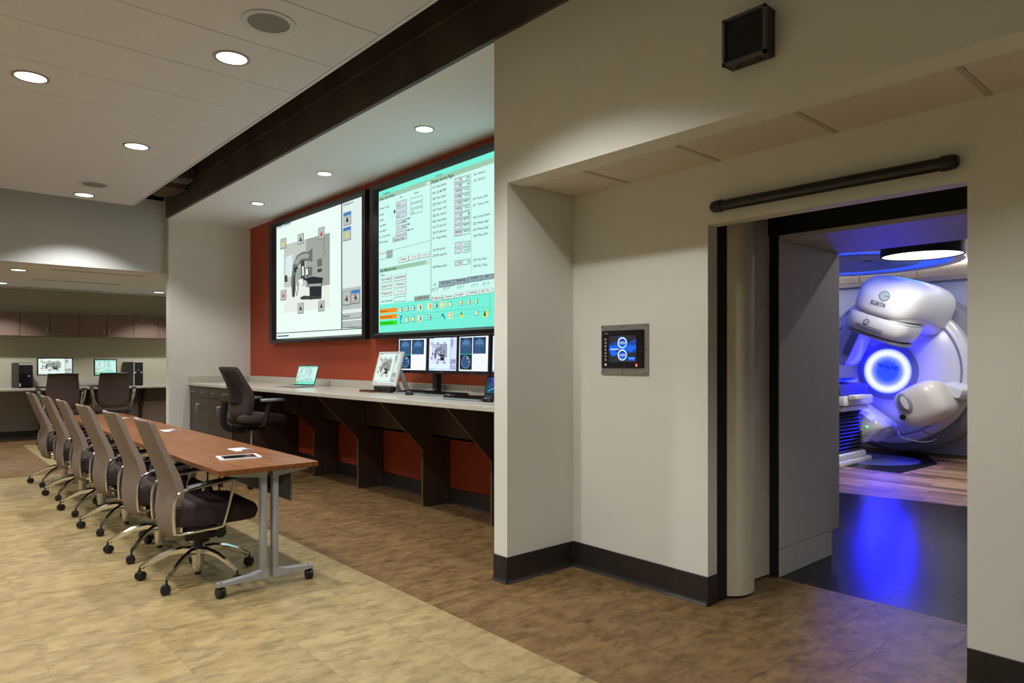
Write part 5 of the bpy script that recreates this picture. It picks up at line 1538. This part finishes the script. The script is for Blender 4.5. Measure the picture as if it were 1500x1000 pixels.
# ================================================================== FAR ALCOVE
DZ = 0.868
o = tag(bpy.data.objects.new('desk_counter', None), 'long speckled desk counter with upstand in the far alcove', 'counter'); COL.objects.link(o); o.location = (-3.28, 13.60, DZ)
MB().box(0, 0, -.038, 7.46, .645, 0, .003).out('worktop', STONE, o, False)
MB().box(0, .622, 0, 7.46, .645, .105, .002).out('upstand', STONE, o, False)
for x, lb in ((1.72, 'brown support panel under the far desk behind the left mesh chair'), (2.40, 'brown support panel under the far desk between the mesh chairs'), (3.27, 'brown support panel under the far desk beside the right mesh chair'), (4.02, 'brown support panel under the far desk behind the stub wall')):
    t = thing('desk_bracket', lb, 'bracket', (x, 14.24, 0), 0, 'support panels of the far desk')
    MB().prism([(-.60, .828), (-.22, .45), (-.22, 0), (0, 0), (0, .828)], 'x', -.012, .012).out('side_panel', LAM, t, False)
    MB().tube([(-.0125, -.58, .81), (-.0125, -.22, .45)], .004, 4).out('edge_strip', LAMEDGE, t)
for x0, x1, lb in ((1.735, 2.385, 'dark brown apron below the far desk, left length'), (2.415, 3.255, 'dark brown apron below the far desk, middle length'), (3.285, 4.005, 'dark brown apron below the far desk, right length')):
    b = MB(); b.box(0, 0, 0, x1 - x0, .018, .26)
    tag(b.out('desk_apron', LAM, None, False, (x0, 14.0, .568)), lb, 'panel', 'aprons of the far desk')
cx_ = [0.15, 0.572, 0.993, 1.414, 1.83, 2.257, 2.673, 3.108, 3.519, 3.94]
CL2 = ['mauve brown wall cabinet cut off by the left edge', 'mauve brown wall cabinet above the left desk monitor', 'mauve brown wall cabinet above the right desk monitor', 'mauve brown wall cabinet cut off by the stub wall']
for (a, m_, c), lb in zip(((0.572, 0.993, 1.414), (1.414, 1.83, 2.257), (2.257, 2.673, 3.108), (3.108, 3.519, 3.94)), CL2):
    t = thing('wall_cabinet', lb, 'cabinet', (a, 13.92, 1.735), 0, 'wall cabinets in the far alcove')
    MB().box(.001, 0, 0, c - a - .001, .328, .40).out('carcass', CABU, t, False)
    for k, (p, q) in enumerate(((0, m_ - a), (m_ - a, c - a))):
        d = MB().box(p + .003, -.02, .003, q - .003, 0, .397, .0015).out('door', CABU, t, False)
        handle(d, (q - .04 if k == 0 else p + .04, -.02, .11), (0, 0, 1), .10, (0, -1, 0))
def far_monitor(x, w, h, zc, art, label, yaw=0.0):
    t = thing('desk_monitor', label, 'monitor', (x, 13.88, DZ))
    M = facing((-w / 2, -.02, zc - DZ - h / 2), (cos(yaw), sin(yaw), 0), (0, 0.05, 1))
    q = MB(); q.box(0, 0, -.04, w, h, 0, .004); r_ = MB(); r_.add(q, M); r_.out('case', BLACK, t, False)
    art.build('picture', w - .036, h - .036, t, .95, (1, 1, 1), M @ Matrix.Translation((.018, .018, .001)))
    MB().box(-.03, .02, 0, .03, .05, zc - DZ).out('neck', BLACK, t, False)
    MB().box(-.12, -.07, 0, .12, .10, .012, .003).out('foot', BLACK, t, False)
far_monitor(1.905, .515, .30, 1.225, art_overview(False), 'wide desk monitor with grey machine picture, beside the all black tower')
far_monitor(2.655, .36, .295, 1.205, art_service(False), 'smaller teal desk monitor beside the silver edged tower', .04)
t = thing('computer_tower', 'all black desktop tower left of the wide desk monitor', 'computer', (1.49, 13.85, DZ), radians(10))
MB().box(-.10, 0, 0, .10, .36, .42, .006).out('case', BLACK, t, False)
MB().box(-.098, -.010, .01, .098, 0, .41).out('front_panel', BLACKG, t, False)
MB().box(-.088, -.013, .24, .088, 0, .375).out('drive_bay', BLACK, t, False)
MB().box(-.098, -.016, .385, .098, 0, .412).out('top_strip', TRIMW, t, False)
MB().cyl((.04, -.014, .20), (.04, -.011, .20), .016, n=14).out('badge', V_GREY, t)
MB().box(-.09, -.016, .03, -.075, -.013, .08).out('label_strip', WHITEP, t, False)
t = thing('computer_tower', 'silver edged black desktop tower at the right end of the desk', 'computer', (3.17, 13.85, DZ), radians(14))
MB().box(-.085, 0, 0, .085, .40, .43, .004).out('case', mat('dark_grey_case', (.055, .055, .05), .5), t, False)
b = MB()
for q in ((-.088, -.078, 0, .435), (.078, .088, 0, .435), (-.088, .088, .425, .437)): b.box(q[0], -.02, q[2], q[1], .0, q[3])
b.out('silver_rim', TRIMW, t, False)
MB().box(-.078, -.016, .26, .078, 0, .425).out('drive_bay', BLACK, t, False)
MB().box(-.078, -.020, .01, .078, 0, .225).out('front_grille', BLACKG, t, False)
MB().box(-.078, -.018, .225, .078, 0, .26).out('port_strip', BLACKG, t, False)
for x in (-.06, .05): MB().box(x - .012, -.021, .230, x + .012, -.017, .252).out('sticker', WHITEP, t, False)
MB().cyl((0, -.019, .285), (0, -.015, .285), .010, n=12).out('badge', ALU, t)
for x, lb in ((1.80, 'thin black keyboard on the far desk under the wide monitor'), (2.58, 'thin black keyboard on the far desk under the small teal monitor')):
    t = thing('keyboard', lb, 'keyboard', (x, 13.70, DZ), radians(90), 'keyboards on the far desk')
    MB().box(-.06, -.2, 0, .07, .2, .02, .004).out('case', BLACK, t, False)
    MB().box(-.05, -.19, .02, .06, .19, .026).out('keys', BLACKG, t, False)

def make_mesh_chair(label):
    t = thing('mesh_chair', label, 'chair', (0, 0, 0), 0, 'brown mesh chairs at the far desk')
    lv = [(.55, -.20, .15, .025), (.565, -.215, .19, .03), (.62, -.225, .212, .03), (.75, -.228, .226, .03), (.88, -.232, .224, .03), (1.0, -.245, .212, .03), (1.10, -.262, .203, .03), (1.118, -.266, .202, .024)]
    MB().loft(back_rings(lv, bow=.05)).out('backrest', BROWNF, t, ang=60)
    MB().box(-.285, -.205, 1.10, -.225, .205, 1.125, .008).out('top_rail', BLACK, t)
    MB().loft([[(x, q[0], zc + q[1]) for q in rrect(2 * hw, zh, zh * .4, 3)] for x, hw, zc, zh in ((-.19, .21, .475, .06), (0, .25, .475, .08), (.2, .245, .47, .075), (.26, .21, .46, .03))]).out('seat', PLUM, t, ang=60)
    for sgn in (-1, 1):
        y = sgn * .29
        loop = spline([(-.20, y * .86, .62), (-.19, y * .98, .72), (-.17, y * 1.05, .82), (-.10, y * 1.06, .86), (.08, y * 1.06, .855), (.12, y * 1.05, .80), (.06, y * .98, .64), (-.02, y * .92, .52), (-.12, y * .88, .52)], 4)
        MB().tube(loop, .014, 6, closed=True, up=(0, 1, 0)).out('arm_frame', CHROME, t)
        MB().box(-.14, y * 1.06 - .03, .862, .12, y * 1.06 + .03, .885, .008).out('arm_pad', BLACK, t)
    MB().box(-.12, -.09, .40, .12, .09, .445, .01).out('mechanism', BLACK, t)
    MB().tube([(-.05, -.08, .42), (-.06, -.20, .425), (-.08, -.26, .40)], .008, 6).out('lever', BLACK, t)
    MB().cyl((0, 0, .08), (0, 0, .42), .026, n=12).out('column', BLACK, t)
    for k in range(5):
        a = radians(20 + 72 * k); d = Vector((cos(a), sin(a), 0))
        MB().tube([d * r + Vector((0, 0, z)) for r, z in ((.02, .12), (.15, .11), (.31, .08))], [.026, .02, .014], 4).out('base_leg', CHROME, t)
        twin_caster(t, d.x * .31, d.y * .31, a + 1.0, .028)
    return t
mc = make_mesh_chair('brown mesh backed chair in front of the wide desk monitor')
mc.location = (1.865, 12.98, 0); mc.rotation_euler = (0, 0, radians(88))
copy_tree(mc, (2.60, 13.02, 0), radians(82), 'brown mesh backed chair in front of the smaller teal monitor')

# ================================================================== TREATMENT ROOM
GX, GY, GZ, PHI = 10.2, 3.652, 1.18, radians(21)
gan = thing('treatment_machine', 'white radiotherapy gantry with glowing blue bore disc', 'medical machine', (GX, GY, 0))
def G(a, r, t_, phi=PHI):
    """axial distance out of the drum, radial distance, tangential offset -> local point"""
    return Vector((-a, -r * sin(phi) - t_ * cos(phi), GZ + r * cos(phi) - t_ * sin(phi)))
AX = (-1, 0, 0)
C0 = (0, 0, GZ)
MB().lathe([(1.14, -.83), (1.14, -.35), (1.10, -.30), (.9, -.28)], C0, AX, 64).out('drum_back', V_GREY, gan)
MB().lathe([(.98, -.30), (1.0, -.10), (.99, -.04), (.95, -.005), (.90, 0.0), (.885, -.012), (.87, 0.0), (.42, 0.01), (.40, 0.01)], C0, AX, 72).out('drum_cover', V_WHITE, gan)
MB().ring(C0, .872, .892, -.01, .004, AX, 72).out('drum_seam', V_GREY, gan)
MB().ring(C0, .315, .392, .0, .035, AX, 56).out('bore_bezel', V_GREY, gan)
bo = MB().cyl((0, 0, 0), (-.012, 0, 0), .312, n=56).out('bore_disc', BORE, gan, loc=(-.016, 0, GZ))
tx = Art().text(s(8, 14, 70), 'Versa HD', 0, 0, 1, .20).build('bore_lettering', .29, .29, gan, 1.0, M=facing((-.040, .135, GZ + .07), (0, -1, -.24), (0, -.24, 1)), material=PRINT)

def sup(n, e, ha, hb):
    out = []
    for k in range(n):
        a = 2 * pi * k / n
        c, d = cos(a), sin(a)
        out.append((math.copysign(abs(c) ** (2 / e), c) * ha, math.copysign(abs(d) ** (2 / e), d) * hb))
    return out
def arm_loft(sec, n=28, e=3.2):
    return MB().loft([[G(a, r + q[1], tt + q[0]) for q in sup(n, e, ht, hr)] for a, r, tt, ht, hr in sec])
arm_loft([(-.06, .93, 0.05, .40, .34), (.10, .95, .05, .40, .33), (.30, .97, .045, .40, .31), (.45, .985, .03, .40, .29)]).out('gantry_arm', V_WHITE, gan, ang=60)
arm_loft([(.452, .985, .03, .402, .292), (.65, .99, .01, .40, .28), (.85, .985, 0, .39, .27), (1.0, .965, 0, .365, .245), (1.12, .935, 0, .32, .205), (1.19, .91, 0, .25, .15), (1.215, .90, 0, .15, .08)]).out('gantry_head', V_WHITE, gan, ang=60)
arm_loft([(-.05, 1.262, .05, .16, .008), (.45, 1.268, .03, .16, .010), (.80, 1.25, .0, .14, .010)], 12, 2.5).out('arm_light', V_CYAN, gan)
def rad_loft(sec, n=28, e=4.0):
    return MB().loft([[G(ac + q[0], r, tt + q[1]) for q in sup(n, e, ha, ht)] for r, ac, tt, ha, ht in sec])
rad_loft([(.76, .80, 0, .37, .375), (.735, .80, 0, .385, .385), (.62, .80, 0, .38, .38), (.54, .79, 0, .35, .35), (.515, .79, 0, .32, .32)]).out('collimator', V_WHITE, gan, ang=50)
rad_loft([(.505, .79, 0, .30, .36), (.470, .79, 0, .30, .36)]).out('accessory_frame', V_GREY, gan)
rad_loft([(.61, .80, -.02, .387, .25), (.575, .80, -.02, .378, .25)]).out('dark_band', V_GREY, gan)
rad_loft([(.755, .80, 0, .378, .383), (.748, .80, 0, .382, .386)]).out('collimator_seam', V_GREY, gan)
# badge and lettering on the head front
n1 = G(1.2, .95, 0) ; rt = (G(1, 1, 1) - G(1, 1, 0)).normalized(); upv = (G(1, 1, 0) - G(1, .5, 0)).normalized()
Art().ell(s(30, 44, 48), .5, .5, .5, .5).ell(s(176, 196, 192), .5, .5, .45, .45).rect(s(30, 44, 48), .5, .48, .95, .53).build('head_emblem', .125, .125, gan, 1.0, M=facing(G(1.22, .955, -.03), rt, upv), material=PRINT)
Art().text(s(24, 34, 40), 'ELEKTA', 0, 0, 1, .26).build('head_lettering', .18, .18, gan, 1.0, M=facing(G(1.225, .885, -.09), rt, upv), material=PRINT)
# target mark
Art().ell(s(20, 24, 30), .5, .5, .5, .5, 16).ell(s(220, 220, 225), .5, .5, .38, .38, 16).rect(s(20, 24, 30), .45, .05, .55, .95).rect(s(20, 24, 30), .05, .45, .95, .55).build('target_mark', .07, .07, gan, 1.0, M=facing(G(1.192, .62, -.10), rt, upv), material=PRINT)

# imaging source, lower right
def blob(name, m, c, rot, secs, n=28, e=3.4, ang=60):
    """loft along local +a (towards the couch) in a frame rotated about the axis"""
    return MB().loft([[Vector((c[0] - a, c[1] - (q[0] * cos(rot) - q[1] * sin(rot)) , c[2] + q[0] * sin(rot) + q[1] * cos(rot))) for q in [(u + du, v + dv) for u, v in sup(n, e, hu, hv)]] for a, hu, hv, du, dv in secs]).out(name, m, gan, ang=ang)
KC = (-.15, -.60, .77)
ks = blob('imaging_source', V_CREAM, KC, radians(28), [(-.05, .26, .23, .02, 0), (.15, .29, .26, 0, 0), (.40, .295, .265, 0, 0), (.52, .27, .245, 0, 0), (.58, .21, .19, 0, 0), (.60, .13, .11, 0, 0)])
blob('source_ring', V_GREY, (-.15, -.47, .79), radians(28), [(.50, .075, .13, 0, 0), (.615, .075, .13, 0, 0), (.63, .05, .10, 0, 0)], e=2.0)
blob('source_window', V_WHITE, (-.15, -.47, .79), radians(28), [(.62, .04, .095, 0, 0), (.64, .03, .085, 0, 0)], e=2.0)
blob('source_eye', BLACKG, (-.15, -.44, .61), radians(28), [(.48, .035, .035, 0, 0), (.605, .035, .035, 0, 0)], e=2.0)
blob('source_arm', V_WHITE, (0, -.86, .93), radians(-15), [(-.05, .16, .11, 0, 0), (.20, .14, .09, 0, 0), (.30, .10, .06, 0, 0)], e=4)
# portal imager, lower left
blob('portal_imager', V_WHITE, (-.2, .12, .50), radians(-35), [(-.1, .30, .13, 0, 0), (.35, .31, .14, 0, 0), (.45, .28, .11, 0, 0)], e=5)
blob('imager_grip', V_WHITE, (-.35, -.02, .40), radians(40), [(0, .18, .09, 0, 0), (.35, .18, .09, 0, 0), (.40, .15, .06, 0, 0)], e=5)
blob('imager_led', LED_G, (-.60, -.01, .46), 0, [(.15, .012, .012, 0, 0), (.165, .012, .012, 0, 0)], e=2)
# detector panel, upper left
blob('detector_panel', V_WHITE, (-.1, .36, 1.62), radians(66), [(-.05, .36, .14, 0, 0), (.30, .37, .15, 0, 0), (.36, .34, .12, 0, 0)], e=5)
blob('detector_face', V_GREY, (-.1, .30, 1.60), radians(66), [(.355, .22, .05, 0, 0), (.368, .22, .05, 0, 0)], e=6)
MB().tube(spline([(-.5, -.30, .42), (-.62, -.38, .34), (-.60, -.62, .30), (-.45, -.72, .34), (-.40, -.55, .42)], 5), .008, 6).out('guard_rail', V_GREY, gan)

# couch
cc = thing('treatment_couch', 'white treatment couch with black accordion pedestal', 'couch', (9.05, 4.10, 0))
MB().box(-.45, -.47, 0, .55, .45, .07, .02, 2).out('base_plate', V_WHITE, cc)
MB().box(-.35, -.43, .07, .45, .42, .15, .015).out('base_cover', V_WHITE, cc)
b = MB(); rings = []
for i in range(25):
    z = .15 + .54 * i / 24
    k = .0 if i % 2 else .03
    rings.append([(-.30 + k, -.40 + k, z), (.40 - k, -.40 + k, z), (.40 - k, .40 - k, z), (-.30 + k, .40 - k, z)])
b.loft(rings); b.out('bellows', BLACK, cc, False)
MB().box(-.36, -.46, .69, .46, .44, .75, .01).out('top_plate', V_WHITE, cc)
MB().box(-.40, -.50, .76, .50, .46, .88, .02, 2).out('carriage', V_WHITE, cc)
MB().box(-.38, -.44, .88, .50, .40, 1.02, .01).out('dark_rail', BLACK, cc)
MB().box(-1.2, -.26, 1.03, .62, .26, 1.10, .02, 2).out('couch_top', BLACKG, cc)
MB().box(-.30, -.60, .84, .10, -.50, .90, .012).out('handle', V_WHITE, cc)
MB().box(-.05, -.56, .855, .0, -.5, .885).out('switch', BLACK, cc)
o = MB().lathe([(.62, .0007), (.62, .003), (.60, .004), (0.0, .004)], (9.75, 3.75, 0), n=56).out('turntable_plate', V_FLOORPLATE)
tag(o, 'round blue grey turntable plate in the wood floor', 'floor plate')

# ceiling feature ring
t = thing('ceiling_ring', 'round dropped ceiling feature with blue light rim', 'ceiling feature', (9.46, 3.9, 2.60))
MB().lathe([(.80, .30), (.87, .06), (.88, .03), (.86, .0), (.0, .0)], n=72).out('disc', V_DISC, t)
MB().ring((0, 0, 0), .90, 1.20, .02, .06, n=72).out('blue_rim', V_BLUE, t)
MB().ring((0, 0, 0), 1.20, 1.33, .0, .10, n=72).out('outer_rim', V_PANEL, t)
MB().cyl((-.25, -.35, -.006), (-.25, -.35, .0), .05, n=16).out('ceiling_fixture', BLACK, t)
MB().cyl((-1.3, .2, .1), (-1.3, .2, .35), .02, n=8).out('hanger', V_PANEL, t)
bl = lamp('cove_glow', 'AREA', (0, 0, -.02), 7.0, (0.05, 0.12, 1.0), (0, 0, 0), shape='DISK', size=2.2); bl.parent = t
bl.location = (0, 0, -0.03)

t = thing('drum_lamp', 'dark drum ceiling lamp with lit white diffuser in treatment room', 'lamp', (8.27, 2.62, 2.462))
MB().ring((0, 0, 0), .385, .40, .0, .30, n=56).out('shade', SHADE, t)
MB().cyl((0, 0, .012), (0, 0, .02), .388, n=56).out('diffuser', LAMPD, t)
MB().cyl((0, 0, .28), (0, 0, .486), .03, n=10).out('stem', SHADE, t)
l = lamp('lamp_glow', 'AREA', (0, 0, -.01), 36.0, (1, .96, .9), (0, 0, 0), shape='DISK', size=.7); l.parent = t
for x, y, lb in ((9.7, 1.9, 'added unseen downlight in treatment room ceiling right of the drum lamp'), (9.7, 5.5, 'added unseen downlight in treatment room ceiling left of the couch'), (5.9, 0.95, 'added unseen downlight in treatment room ceiling near the doorway')):  # unseen lamps added to brighten the back wall and door lining
    downlight('downlight', x, y, 2.95, .10, lb, 62 if x > 7 else 26, 'added downlights in the treatment room', 165, .3, (0.95, 0.97, 1.0))
